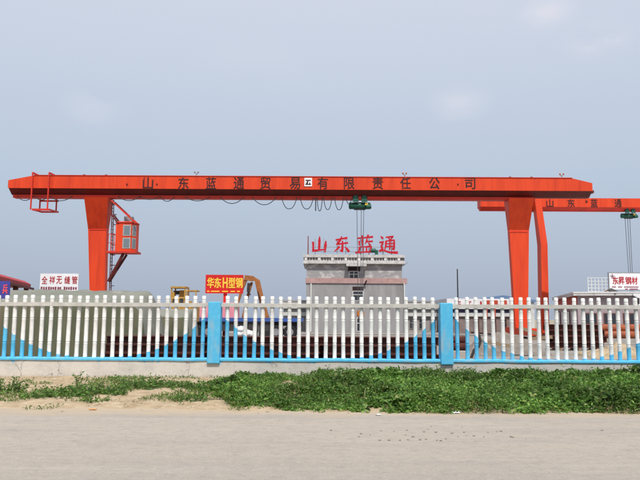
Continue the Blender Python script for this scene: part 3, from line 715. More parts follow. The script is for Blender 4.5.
# ------------------------------------------------------------------ low buildings behind
def low_block():
    D = 84.0; x0, x1 = at(282, 310, D).x, at(440, 310, D).x
    t = thing('low_workshop', 'long low workshop with white double parapet bands behind the grey building', 'building', ((x0 + x1) / 2, D, 0))
    MB().box(x0 + .2, x1 - .2, D, D + 9, 0, Z(316, D)).build('wall', 'grey_wall', t)
    MB().box(x0, x1, D - .35, D + 9.3, Z(315.6, D), Z(312.3, D)).build('lower_band', 'white_wall', t)
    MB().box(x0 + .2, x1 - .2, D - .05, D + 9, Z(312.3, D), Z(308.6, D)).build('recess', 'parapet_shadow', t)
    MB().box(x0, x1, D - .35, D + 9.3, Z(308.6, D), Z(301.8, D)).build('upper_band', 'white_wall', t)
    MB().box(x0 - .1, x1 + .1, D - .42, D + 9.4, Z(301.8, D), Z(300.4, D)).build('coping', 'grey_wall', t)
    for a, b in ((288, 298), (409.5, 415), (419, 426), (430, 436)):
        window(t, a, b, 319, 329, D - .02, frame='grey_metal')
low_block()
def shop():
    D = 74.5; x0, x1 = at(446.5, 310, D).x, at(513.5, 310, D).x
    t = thing('roadside_shop', 'low shop with a white sign fascia and orange-red panels left of the crane leg', 'building', ((x0 + x1) / 2, D, 0))
    MB().box(x0 + .1, x1 - .1, D, D + 7, 0, Z(316.5, D, 480)).build('wall', 'shop_wall', t)
    MB().box(x0 + .05, x1 - .05, D - .2, D + 6.9, Z(316.5, D, 480), Z(313, D, 480)).build('lower_band', 'white_wall', t)
    MB().box(x0 + .12, x1 - .12, D - .05, D + 6.9, Z(313, D, 480), Z(309, D, 480)).build('dark_strip', 'strip_navy', t)
    fa = MB().box(x0, x1, D - .3, D + 7, Z(309, D, 480), Z(298.8, D, 480)).build('fascia', 'sign_white', t)
    for ch, px in (('F', 458.6), ('工', 469.6), ('I', 481)):
        c = at(px, 304.2, D - .32); c.y = D - .315; put_glyph(ch, c, .42 if ch != 'I' else .12, .62, 'print_red', fa, .03, .012)
    for a, b in ((484.3, 489), (492.3, 497), (500.5, 506)):
        MB().box(at(a, 300, D).x, at(b, 300, D).x, D - .34, D - .3, Z(304.6, D, 480), Z(300.3, D, 480)).build('red_panel', 'red_panel', fa)
    for a, b in ((484.5, 486.5), (493, 494.5)):
        MB().box(at(a, 300, D).x, at(b, 300, D).x, D - .345, D - .29, Z(317, D, 480), Z(304.6, D, 480)).build('red_strip', 'red_panel', t)
    for a, b, p, q in ((474, 479.5, 319, 332), (483, 487.5, 318.5, 336), (492, 496.5, 318.5, 333), (501, 507, 318.5, 330)):
        window(t, a, b, p, q, D - .02, frame='brown_wall', sash='dark_glass')
    # low blue gable roof rising behind
    D2 = 84.0
    rf = thing('blue_roof_shed', 'shed with a low blue metal roof showing over the shop fascia', 'shed', (at(508, 310, D2).x, D2, 0))
    xa, xm, xb = at(470, 300, D2).x, at(503, 300, D2).x, at(536, 300, D2).x
    zr, ze = Z(295.2, D2, 503), Z(299.8, D2, 503)
    MB().prism([(xa, ze - .25), (xb, ze - .25), (xb, ze), (xm, zr), (xa, ze)], D2, D2 + 12).build('roof', 'blue_roof', rf)
    MB().box(xa + .2, xb - .2, D2 + .2, D2 + 11.8, 0, ze - .25).build('wall', 'white_wall', rf)
shop()
p = at(457.3, 269, 58)
tag(MB().tube([(p.x, 58, -.01), (p.x, 58, p.z)], [.075, .05], 8).build('steel_pole', 'dark_steel', None, (p.x, 58, 0)), 'thin dark pole rising above the second blue fence post', 'pole')

def right_building():
    D = 55.0; c = at(577, 292, D); H = c.z; ang = R(-13)
    t = thing('corner_building', 'flat-roofed mauve building with a pale roof edge at the right, red side wall', 'building', (c.x, D, 0))
    L, Wd = 16, 14
    loc = Vector((c.x, D, 0))
    def lb(x0, x1, y0, y1, z0, z1, name, m, parent=t):
        mb = MB().box(x0, x1, y0, y1, z0, z1)
        mb.v = [tuple(Vector(v) + loc) for v in mb.v]; return mb.build(name, m, parent)
    lb(0, L, 0, Wd, 0, H - .32, 'wall', 'mauve_wall')
    lb(-.03, 0, .05, Wd, H - 1.3, H - .33, 'side_panel', 'red_panel')
    lb(-.35, L, -.45, Wd + .3, H - .32, H - .12, 'roof_slab', 'coping')
    lb(-.38, L, -.48, Wd + .3, H - .12, H, 'roof_edge', 'white_frame')
    for k in range(6):
        x = .5 + k * 1.5
        wd = lb(x, x + 1.0, -.04, .0, H - 2.75, H - 1.75, 'window', 'brown_wall')
        lb(x + .07, x + .47, -.055, -.04, H - 2.68, H - 1.82, 'pane', 'dark_glass', wd); lb(x + .53, x + .93, -.055, -.04, H - 2.68, H - 1.82, 'pane', 'dark_glass', wd)
        lb(x - .05, x + 1.05, -.1, 0, H - 2.86, H - 2.751, 'sill', 'coping', wd)
    for y in (1.5, 4.5, 8, 11):
        wd = lb(-.06, -.031, y, y + 1.6, H - 3.0, H - 1.5, 'window', 'brown_wall'); lb(-.075, -.06, y + .1, y + .75, H - 2.9, H - 1.6, 'pane', 'dark_glass', wd); lb(-.075, -.06, y + .85, y + 1.5, H - 2.9, H - 1.6, 'pane', 'dark_glass', wd)
    rot_about(t, ang)
    def wl(x, y): 
        return Vector((c.x + x * math.cos(ang) - y * math.sin(ang), D + x * math.sin(ang) + y * math.cos(ang)))
    # white lattice railing on the roof
    D3 = 56.5
    xa, xb = at(588, 285, D3).x, at(612.5, 285, D3).x; zt = Z(277.5, D3, 600)
    rl = thing('roof_lattice', 'white lattice railing on the flat roof beside the white sign', 'railing', ((xa + xb) / 2, D3, H))
    for k in range(8):
        x = xa + (xb - xa) * k / 7; MB().bar((x, D3, H), (x, D3, zt), .05).build('upright', 'white_frame', rl)
    for k in range(5):
        z = H + .12 + (zt - H - .14) * k / 4; MB().bar((xa, D3 + .05, z), (xb, D3 + .05, z), .045).build('crossbar', 'white_frame', rl)
    # roof sign
    D4 = 55.2; a, b = at(609.3, 282, D4), at(646, 282, D4); z0, z1 = Z(289.6, D4, 620), Z(273, D4, 620)
    sg = thing('roof_sign', 'white sign board with dark red characters on the flat roof at right', 'sign', ((a.x + b.x) / 2, D4, H))
    MB().box(a.x, b.x, D4, D4 + .12, z0, z1).build('board', 'sign_white', sg)
    fr = MB(); f = .05
    fr.box(a.x - f, b.x + f, D4 - .02, D4 + .14, z1, z1 + f); fr.box(a.x - f, b.x + f, D4 - .02, D4 + .14, z0 - f, z0); fr.box(a.x - f, a.x, D4 - .02, D4 + .14, z0, z1); fr.box(b.x, b.x + f, D4 - .02, D4 + .14, z0, z1)
    fr.build('frame', 'grey_metal', sg)
    for x in (a.x + .3, b.x - .3): MB().bar((x, D4 + .25, H - .02), (x, D4 + .25, z1 - .1), .09).build('support', 'grey_metal', sg)
    for ch, px in zip('东昇钢材', (615.4, 621.4, 628.2, 634.6)):
        q = at(px, 280.6, D4); q.y = D4 - .012; put_glyph(ch, q, .48, .62, 'print_red', sg, .025, .01)
    for x0, x1, py in ((612, 616, 287), (618, 622, 287), (624, 638.5, 287), (625, 628, 289), (629.5, 638, 289)):
        MB().box(at(x0, py, D4).x, at(x1, py, D4).x, D4 - .012, D4, Z(py + .5, D4, 625), Z(py - .5, D4, 625)).build('small_print', 'print_dark', sg)
    lgm = MB()
    for k in range(5):
        u = k * 2 * math.pi / 5 + .3; q = at(612.4, 276.3, D4); lgm.bar((q.x, D4 - .012, q.z), (q.x + .2 * math.cos(u), D4 - .012, q.z + .2 * math.sin(u)), .06, .02)
    lgm.build('emblem', 'print_dark', sg)
    # floodlight hanging over the roof edge
    q = at(613, 291.5, 54.0)
    fl = thing('floodlight', 'dark floodlight tilted over the roof edge below the white sign', 'lamp', q)
    MB().loft([[q + Vector(v) for v in ((-.35, .1, .12), (-.05, .1, .28), (-.05, .35, .28), (-.35, .35, .12))], [q + Vector(v) for v in ((.12, -.15, -.22), (.42, -.15, -.02), (.42, .25, -.02), (.12, .25, -.22))]]).build('lamp_body', 'dark_steel', fl)
    MB().bar(q + Vector((-.3, .3, .1)), q + Vector((-.3, 1.2, -.05)), .07).build('bracket', 'hook_orange', fl)
    # white fascia board at the right edge with a dark bracket
    q = at(634, 300, 51.0)
    wb = thing('white_fascia_board', 'white board with a dark bracket at the right edge below the roof', 'board', (q.x, 51, 0))
    MB().box(at(633.5, 300, 51).x, at(652, 300, 51).x, 51, 51.15, Z(307, 51, 636), Z(293.5, 51, 636)).build('board', 'sign_white', wb)
    mk = MB(); mk.bar(at(632, 296, 50.95), at(637.5, 299, 50.95), .14); mk.bar(at(637.5, 298, 50.95), at(637.5, 304, 50.95), .22); mk.build('bracket', 'dark_steel', wb)
    MB().bar((at(645, 300, 51).x, 51.3, 0), (at(645, 300, 51).x, 51.3, Z(294, 51, 645)), .14).build('post', 'grey_metal', wb)
right_building()

# ------------------------------------------------------------------ left side: gatehouse, signs
def gatehouse():
    # long side runs away from the camera
    a = at(-6, 270.5, 45.0); zt = a.z; far = 58.5; b = at(31, 282, far)
    d = Vector((b.x - a.x, far - 45, 0)); L = d.length; ang = math.atan2(d.y, d.x) - math.pi / 2
    loc = Vector((a.x, 45.0, 0))
    t = thing('gatehouse', 'small gatehouse with a deep red metal roof at the left edge', 'building', loc)
    def lp(poly, y0, y1, name, m, parent=t):
        mb = MB().prism(poly, y0, y1); mb.v = [tuple(Vector(v) + loc) for v in mb.v]; return mb.build(name, m, parent)
    zb = zt - .62
    lp([(-6, zb), (0, zb), (0, zt - .28), (-.5, zt), (-6, zt + .9)], 0, L, 'roof', 'red_roof')
    lp([(-.02, zb - .12), (.1, zb - .12), (.1, zb + .06), (-.02, zb + .06)], 0, L + 1.2, 'gutter', 'brown_wall')
    lp([(-5.6, 0), (-1.1, 0), (-1.1, zb), (-5.6, zb)], .4, L - 3.0, 'wall', 'grey_wall')
    for y in (.3, 4.6, 9.0, L - .4):
        lp([(-.5, 0), (-.14, 0), (-.14, zb), (-.5, zb)], y, y + .36, 'column', 'brown_wall')
    for y in (2.0, 6.5):
        w_ = lp([(-1.12, 1.0), (-1.06, 1.0), (-1.06, 2.4), (-1.12, 2.4)], y, y + 1.5, 'window', 'white_frame'); lp([(-1.06, 1.08), (-1.045, 1.08), (-1.045, 2.32), (-1.06, 2.32)], y + .1, y + 1.4, 'pane', 'dark_glass', w_)
    rot_about(t, ang)
gatehouse()
def left_signs():
    D = 22.0
    a, b = at(-9, 290, D), at(9.6, 290, D); z0, z1 = Z(298.6, D, 4), Z(281, D, 4)
    s = thing('blue_sign_board', 'purple-blue sign board with a pink character at the left edge', 'sign', ((a.x + b.x) / 2, D, 0))
    MB().box(a.x, b.x, D, D + .04, z0, z1).build('board', 'sign_blue', s)
    MB().bar(((a.x + b.x) / 2 - .1, D + .07, -.01), ((a.x + b.x) / 2 - .1, D + .07, z1), .05).build('post', 'grey_metal', s)
    c = at(5.2, 289, D); c.y = D - .006; put_glyph('兵', c, .17, .30, 'sign_pink', s, .04, .006)
    c = at(-2.6, 289, D); c.y = D - .006; put_glyph('兵', c, .17, .30, 'sign_pink', s, .04, .006)
    MB().box(at(5.5, 297, D).x, at(9, 297, D).x, D - .008, D, Z(298.2, D, 5), Z(295.4, D, 5)).build('white_panel', 'sign_white', s)
    D = 50.0
    a, b = at(40, 282, D), at(78.2, 282, D); z0, z1 = Z(291, D, 60), Z(273.6, D, 60)
    s = thing('pipe_sign_board', 'white sign board with five red characters beside the red roof', 'sign', ((a.x + b.x) / 2, D, 0))
    MB().box(a.x, b.x, D, D + .1, z0, z1).build('board', 'sign_white', s)
    MB().box(a.x + 1.2, b.x, D - .02, D + .12, z0 - .06, z0).build('lower_trim', 'sign_red', s)
    for x in (a.x + .4, b.x - .4): MB().bar((x, D + .17, -.01), (x, D + .17, z1 - .1), .12).build('post', 'grey_metal', s)
    for ch, px in zip('全祥无缝管', (44.6, 52.3, 59.2, 67.3, 74.7)):
        c = at(px, 280, D); c.y = D - .012; o = put_glyph(ch, c, .42, .58, 'print_red', s, .012, .01)
    for k, px in enumerate((41.6, 44, 46.4, 49, 51.2, 53.4, 55.6, 58.4, 60.4, 64.6, 66.8, 69, 71.2, 73.6, 76)):
        x = at(px, 288.3, D).x; hh = .2 + .05 * (k % 3 == 0); MB().box(x - .07, x + .06, D - .01, D, Z(288.3, D, 60) - hh / 2, Z(288.3, D, 60) + hh / 2).build('small_print', 'print_dark', s)
    D = 52.0
    a, b = at(205.5, 284, D), at(243.2, 284, D); z0, z1 = Z(293.4, D, 224), Z(274.8, D, 224)
    s = thing('steel_sign_board', 'red sign board with yellow characters on a red post', 'sign', ((a.x + b.x) / 2, D, 0))
    MB().box(a.x, b.x, D, D + .12, z0, z1).build('board', 'sign_red', s)
    px_ = at(224.7, 300, D).x; MB().box(px_ - .13, px_ + .13, D + .122, D + .34, -.01, z1 - .1).build('post', 'sign_red', s)
    for ch, px, w_ in zip('华东H型钢', (210.6, 217.8, 225.2, 232, 239.2), (.52, .52, .36, .52, .52)):
        c = at(px, 282.8, D); c.y = D - .012; put_glyph(ch, c, w_, .80, 'sign_yellow', s, .035, .01)
    for x0, x1 in ((207, 209.5), (211, 219.5), (222, 228), (230.5, 235), (237, 240)):
        MB().box(at(x0, 291, D).x, at(x1, 291, D).x, D - .01, D, Z(291.9, D, 224), Z(290.8, D, 224)).build('small_print', 'sign_yellow', s)
left_signs()

# ------------------------------------------------------------------ yard contents
def tarp_pile(name, label, x0, x1, yf, yb, zr, ze, seed):
    nx, ny = 70, 26; vs = []; fs = []
    def prof(u):        # u 0..1 from the front hem over the ridge to the back hem
        pts = [(0, 0.02), (.30, ze * .97), (.34, ze), (.62, zr), (.70, zr), (.82, ze), (1, .02)]
        ys = [(0, -.10), (.30, 0), (.34, .06), (.62, .62), (.70, .75), (.82, 1.0), (1, 1.05)]
        f = lambda tb: next(a[1] + (b[1] - a[1]) * (u - a[0]) / (b[0] - a[0]) for a, b in zip(tb, tb[1:]) if a[0] <= u <= b[0] + 1e-9)
        return f(ys), f(pts)
    for i in range(nx + 1):
        s = i / nx; ex = min(1, max(0, (1 - s) / .09)); ex = math.sin(ex * math.pi / 2) ** .6
        ex2 = min(1, max(0, s / .05)); ex2 = math.sin(ex2 * math.pi / 2) ** .6; k = min(ex, ex2)
        for j in range(ny + 1):
            yy, zz = prof(j / ny); x = x0 + (x1 - x0) * s; y = yf + (yb - yf) * yy
            n = fbm(x + seed, y * 2 + j * .13, 1.6); n2 = fbm(x * 3 + seed, j * .15, 1.0)
            zz = zz * (.35 + .65 * k) + (.055 * n + .03 * fbm(x + seed, j, .5)) * min(1, zz)
            fold = .13 * n2 * (1 if j < ny * .33 else .3)
            vs.append((x + .03 * n, y + fold, max(0.0, zz)))
    for i in range(nx):
        for j in range(ny):
            a = i * (ny + 1) + j; fs.append((a, a + ny + 1, a + ny + 2, a + 1))
    split = int(ny * .33); t = thing(name, label, 'tarp', ((x0 + x1) / 2, (yf + yb) / 2, 0))
    lowf = [f for k, f in enumerate(fs) if k % ny < split]; topf = [f for k, f in enumerate(fs) if k % ny >= split]
    MB().add(vs, topf, True).build('top_sheet', 'tarp', t)
    o = MB().add(vs, lowf, True)
    o.add([vs[j] for j in range(ny + 1)], [tuple(range(ny + 1))]); o.add([vs[nx * (ny + 1) + j] for j in range(ny + 1)], [tuple(reversed(range(ny + 1)))])
    o.build('side_cover', 'tarp_olive', t); return t  # lower side in a darker olive than the top sheet
D = 24.0
tarp_pile('tarp_covered_pile', 'long grey-green tarpaulin over a pile behind the left fence span', at(-40, 300, D).x, at(146, 300, D).x, D, D + 3.2, Z(290.6, D + 2, 80), Z(302.5, D, 80), 1.0)
tarp_pile('tarp_covered_pile', 'lower olive tarpaulin mound beside the rusty beams, left of the first blue post', at(141, 300, 31).x, at(190, 300, 31).x, 31, 33.4, Z(309, 32, 165), Z(317, 31, 165), 9.0)

def h_mesh(L, h=.28, w_=.28, tf=.022, tw=.016):
    y, z = w_ / 2, h
    poly = [(-y, 0), (y, 0), (y, tf), (tw / 2, tf), (tw / 2, z - tf), (y, z - tf), (y, z), (-y, z), (-y, z - tf), (-tw / 2, z - tf), (-tw / 2, tf), (-y, tf)]
    me = MB().prismx(poly, -L / 2, L / 2).mesh('steel_beam'); me.materials.append(M['rust']); return me
def beam_stack(px0, px1, d, layers, deep, where, h=.28):
    x0, x1 = at(px0, 340, d).x, at(px1, 340, d).x; L = x1 - x0; me = h_mesh(L, h, h); xc = (x0 + x1) / 2
    zz = .12
    for k, fx in enumerate((.15, .5, .85)):
        x = x0 + L * fx
        tag(MB().box(x - .07, x + .07, d - .1, d + deep * (h + .03) + .1, -.004, .118).build('timber_bearer', 'timber', None, (x, d, 0)), 'timber bearer under the rusty steel beams ' + where, 'timber', 'bearers ' + where)
    for l in range(layers):
        for k in range(deep):
            o = bpy.data.objects.new('steel_beam', me); COL.objects.link(o)
            o.location = (xc + random.uniform(-.18, .18), d + (k + .5) * (h + .03), zz + l * (h + .004)); o.rotation_euler = (0, 0, random.uniform(-.004, .004))
            tag(o, 'rusty steel H-beam, ' + ('bottom', 'second', 'third', 'top')[l if l < layers - 1 else 3] + ' layer, ' + ('front', 'middle', 'rear')[k] + ' row, ' + where, 'beam', 'rusty beams ' + where)
beam_stack(108, 206, 22, 3, 3, 'between tarpaulin and first blue post')
beam_stack(217, 322, 22, 3, 3, 'left half of middle fence span')
beam_stack(326, 438, 22, 3, 3, 'right half of middle fence span')
beam_stack(552, 606, 34, 4, 3, 'before the mauve building', .30)

def tube_stack(pxs, d, rows, r, L, m, where, name, z0=.02, ang=0):
    x0, x1 = pxs
    for (k, l) in rows:
        y = d + k * 2 * r + (l % 2) * r; z = z0 + r + l * 1.75 * r
        xa, xb = at(x0, 340, d).x, at(x1, 340, d).x; xc = (xa + xb) / 2
        n = 12; ro = r; ri = r * .86; mb = MB(); rings = []
        for (xx, rr) in ((xb, ri), (xb, ro), (xa, ro), (xa, ri)):
            rings.append([(xx, y + rr * math.cos(2 * math.pi * q / n), z + rr * math.sin(2 * math.pi * q / n)) for q in range(n)])
        rings.append(rings[0]); mb.loft(rings, False, True)
        tag(mb.build(name, m, None, (xc, y, z)), ('lower ', 'upper ')[l] + ('front ', 'middle ', 'rear ')[k] + where, 'pipe', where)
tube_stack((588, 650), 42, [(0, 0), (1, 0), (2, 0), (0, 1), (1, 1)], .24, 5, 'pipe_orange', 'orange-painted steel pipe in the pile before the mauve building', 'steel_pipe', .4)
tag(MB().box(at(586, 340, 42).x, at(652, 340, 42).x, 41.8, 43.6, -.004, .40).build('pipe_plinth', 'concrete_block', None, (at(618, 340, 42).x, 42.5, 0), .02), 'concrete plinth carrying the orange pipes', 'plinth')
tube_stack((450, 466), 24, [(0, 0), (1, 0), (0, 1)], .14, 1, 'rust', 'short rusty steel pipe right of the second blue post', 'steel_pipe', .45)
tag(MB().box(at(449, 340, 24).x, at(467, 340, 24).x, 23.8, 24.7, -.004, .45).build('concrete_block', 'concrete_block', None, (at(458, 340, 24).x, 24.2, 0), .03), 'concrete block carrying short rusty pipes', 'block')
def bent_hose():
    pts = [at(476, 330, 27), at(479, 335, 27), at(480.5, 341, 27), at(478.5, 347, 27), at(474, 350, 27)]
    pts = [Vector(p) for p in pts]
    o = thing('scrap_bar', 'bent dark steel bar leaning on the rubble right of the second blue post', 'scrap', (pts[-1].x, 27, 0))
    MB().tube(pts + [Vector((pts[-1].x - .1, 27.1, 0))], .06, 7).build('bar', 'dark_steel', o)
bent_hose()
def heap(px0, px1, d, hgt, seed, label, m='rubble', dep=3.0):
    x0, x1 = at(px0, 335, d).x, at(px1, 335, d).x; n = 34; mny = 14; vs = []; fs = []
    for i in range(n + 1):
        for j in range(mny + 1):
            u, v = i / n, j / mny; x = x0 + (x1 - x0) * u; y = d + dep * v
            k = max(0, math.sin(u * math.pi)) ** .5 * max(0, math.sin(v * math.pi)) ** .6
            vs.append((x, y, -.05 + k * hgt * (.85 + .45 * fbm(x + seed, y, 1.2)) ))
    for i in range(n):
        for j in range(mny):
            a = i * (mny + 1) + j; fs.append((a, a + mny + 1, a + mny + 2, a + 1))
    return tag(MB().add(vs, fs).build('rubble_heap', m, None, ((x0 + x1) / 2, d + dep / 2, 0)), label, 'heap')
heap(466, 556, 29, .95, 2, 'grey-brown rubble heap at the foot of the right crane leg')
heap(596, 668, 27, .62, 5, 'pale tan earth heap behind the right fence span', 'soil')
heap(238, 312, 36, .40, 8, 'low grey gravel heap beyond the rusty beams under the orange arm')
# planks on the rubble
for k, (a, b, c_, d_) in enumerate(((519, 327.5, 541, 335), (483, 341, 511, 346.5), (528, 339, 552, 337))):
    A, B = at(a, b, 28.2), at(c_, d_, 28.4)
    tag(MB().bar(A, B, .10, .14).build('plank', 'timber', None, tuple((A + B) / 2)), ('sloping timber plank by the foot of the right crane leg', 'thin timber plank low on the rubble near the second blue post', 'short flat timber plank on the rubble right of the crane legs')[k], 'plank')

def wheel(parent, x, y, r, wd, z=None):
    z = r if z is None else z
    o = MB().loft([[(x + r * c_ * math.cos(a), yy, z + r * c_ * math.sin(a)) for a in [q * math.pi / 9 for q in range(18)]] for yy, c_ in ((y, .9), (y + .05, 1), (y + wd - .05, 1), (y + wd, .9))], True, True).build('wheel', 'tyre', parent)
    MB().loft([[(x + r * .52 * math.cos(a), yy, z + r * .52 * math.sin(a)) for a in [q * math.pi / 6 for q in range(12)]] for yy in (y - .012, y - .001)]).build('rim', 'grey_metal', o)
def trailer():
    D = 50.0; x0, x1 = at(188, 320, D).x, at(303, 320, D).x; z1, z0 = Z(317.8, D, 250), Z(321.6, D, 250)
    t = thing('flatbed_trailer', 'blue-edged flatbed trailer parked beyond the rusty beams', 'trailer', ((x0 + x1) / 2, D, 0))
    MB().box(x0, x1, D, D + .12, z0, z1).build('side_rail', 'blue_steel', t); MB().box(x0, x1, D + 2.3, D + 2.42, z0, z1).build('side_rail', 'blue_steel', t)
    MB().box(x0, x1, D + .121, D + 2.299, z0 + .03, z0 + .12).build('deck', 'timber', t)
    MB().box(x0 + .1, x1 - .1, D + .7, D + 1.7, z0 - .32, z0 - .004).build('chassis', 'dark_steel', t)
    for px in (196, 208, 276, 290): wheel(t, at(px, 330, D).x, D + .1, .52, .35); wheel(t, at(px, 330, D).x, D + 1.95, .52, .35)
    for px in (220, 231, 242, 253, 264):
        MB().box(at(px, 330, D).x - .39, at(px, 330, D).x + .39, D + .15, D + .5, z0 - .72, z0 - .004).build('underdeck_dark', 'dark_steel', t)  # dark boxes added to fill the shadowed space under the deck
    for px in (258, 300): MB().bar((at(px, 330, D).x, D + .3, -.004), (at(px, 330, D).x, D + .3, z0), .12).build('stand', 'grey_metal', t)
    # pink sheet-wrapped load
    xa, xb = at(189, 310, D).x, at(236, 310, D).x; zt = Z(302.8, D, 210); zz = z0 + .12
    ld = thing('pink_wrapped_load', 'pink sheet-covered load on the blue trailer below the red sign', 'load', ((xa + xb) / 2, D + 1, zz))
    rings = []
    for k in range(19):
        x = xa + (xb - xa) * k / 18; s = .06 * fbm(x, 4, 1.5); e_ = .85 if k in (0, 18) else 1
        h_ = zz + (zt - zz) * e_ + s
        rings.append([(x, D + .16 + s * .4, zz), (x, D + .18 + s * .5, h_ - .18), (x, D + .4, h_), (x, D + 1.9, h_), (x, D + 2.1, h_ - .18), (x, D + 2.2, zz)])
    MB().loft(rings, True, False).build('sheet', 'pink_sheet', ld)
    rp = MB()
    for f in (.2, .5, .8):
        x = xa + (xb - xa) * f; rp.tube([(x, D + .1, zz), (x, D + .1, zt - .12), (x, D + .4, zt + .06), (x, D + 1.9, zt + .06), (x, D + 2.24, zz)], .025, 5)
    rp.build('lashing', 'rope', ld)
trailer()
def sacks():
    for k, (px, py) in enumerate(((241, 329.5), (246.5, 333.5), (240, 333.8), (251, 334.3))):
        D = 38.6; c = at(px, py, D); r = (.33, .36, .3, .28)[k]
        mb = MB(); rings = []
        for i in range(7):
            a = -math.pi / 2 + math.pi * i / 6
            rings.append([(c.x + r * 1.2 * math.cos(a) * math.cos(q) * (1 + .15 * fbm(q + k, i, 2)), D + r * math.cos(a) * math.sin(q), c.z + r * .6 * math.sin(a) + .05 * fbm(q, i + k, 2)) for q in [j * math.pi / 6 for j in range(12)]])
        mb.loft(rings, True, True)
        tag(mb.build('white_sack', 'sack', None, tuple(c)), ('white sack on top of the small sack pile', 'large white sack at the front of the sack pile', 'white sack at the left of the sack pile', 'small white sack at the right of the sack pile')[k], 'sack', 'white sacks on the gravel')
sacks()

def excavator():
    D = 53.5
    b = at(262, 330, D); t = thing('grab_loader', 'orange steel arm machine with a bent double boom beside the red sign', 'excavator', (b.x, D, 0))
    def seg(name, pts, wd, m='machine_orange', y=0, dep=.3):
        pts = [at(px, py, D) for px, py in pts]; 
        mb = MB(); rings = []
        for i, p in enumerate(pts):
            d = (pts[min(i + 1, len(pts) - 1)] - pts[max(i - 1, 0)]).normalized(); n = Vector((-d.z, 0, d.x)) * wd[i] * .5
            rings.append([p + n + Vector((0, y, 0)), p - n + Vector((0, y, 0)), p - n + Vector((0, y + dep, 0)), p + n + Vector((0, y + dep, 0))])
        return mb.loft(rings).build(name, m, t)
    seg('boom', [(246, 277.6), (252, 277.8), (257.5, 281), (262, 298), (267.8, 320)], [.26, .34, .36, .26, .3])
    seg('boom', [(255, 281), (258.5, 297), (263, 320)], [.2, .18, .2], y=.9, dep=.25)
    lt = MB()
    for k in range(7):
        u = k / 6; A = at(260.2 + 6.5 * u, 286 + 32 * u, D); lt.bar(A + Vector((0, .3, 0)), A + Vector((-.25, .9, .0)), .07)
    lt.build('boom_ties', 'machine_orange', t)
    seg('stick', [(246.5, 277), (241.5, 290), (238, 303)], [.28, .24, .1])
    seg('stick', [(251.5, 282), (247, 297), (242, 320)], [.16, .2, .2], y=.2)
    seg('cylinder', [(249, 283), (248, 292)], [.26, .2], 'dark_steel', -.1, .25); seg('cylinder_rod', [(248, 292), (250.5, 295)], [.12, .1], 'dark_steel', -.05, .12)
    seg('knuckle', [(244.5, 277.6), (253, 278.6)], [.42, .42], y=-.05, dep=.4)
    # machine body and tracks low behind the trailer
    MB().box(b.x - 1.4, b.x + 1.6, D + .2, D + 2.4, .75, 1.25).build('body', 'dark_steel', t, bevel=.08)
    for y in (D + .1, D + 1.9):
        MB().prism([(b.x - 1.7, .35), (b.x - 1.4, 0), (b.x + 1.5, 0), (b.x + 1.8, .35), (b.x + 1.5, .72), (b.x - 1.4, .72)], y, y + .55).build('track', 'dark_steel', t)
excavator()
def yellow_machine():
    D = 43.0; c = at(182, 330, D); t = thing('yellow_loader', 'yellow construction machine with open cab frame behind the fence', 'loader', (c.x, D, 0))
    def bx(a, b, p, q, y0, y1, name, m, parent=t, bev=0): return MB().box(at(a, 300, D).x, at(b, 300, D).x, D + y0, D + y1, Z(q, D, 182), Z(p, D, 182)).build(name, m, parent, bevel=bev)
    cab = bx(170.5, 185, 286.4, 288, -.05, 1.3, 'cab_roof', 'machine_yellow')
    for px in (170.5, 184): 
        for y in (0, 1.15): bx(px, px + 1.2, 288, 298, y, y + .1, 'cab_post', 'machine_yellow')
    bx(172, 177, 290.5, 294, .35, .9, 'seat', 'dark_steel'); bx(177.5, 183, 290, 297.5, .4, .9, 'control_box', 'machine_yellow', bev=.04); bx(171, 174, 292, 297, .02, .4, 'side_box', 'machine_yellow')
    bx(170.8, 184.8, 297, 306, 0, 1.3, 'engine_cover', 'machine_yellow', bev=.06)
    bx(172.5, 177, 299, 303, -.02, 0, 'grille', 'dark_steel'); bx(179.5, 183.5, 298.6, 304.5, -.02, 0, 'grille', 'dark_steel')
    bx(185.2, 196.2, 290, 291.2, 0, 1.2, 'canopy_bar', 'machine_yellow')
    for px in (186, 195): bx(px, px + 1, 291.2, 312, 0, .1, 'canopy_post', 'machine_yellow')
    bx(171, 196, 306, 322, .05, 1.4, 'chassis', 'machine_yellow', bev=.05)
    bx(188, 192, 301, 318, -.08, .05, 'ladder_panel', 'machine_yellow')
    for px in (174.5, 191): wheel(t, at(px, 330, D).x, D - .25, .55, .35); wheel(t, at(px, 330, D).x, D + 1.3, .55, .35)
yellow_machine()

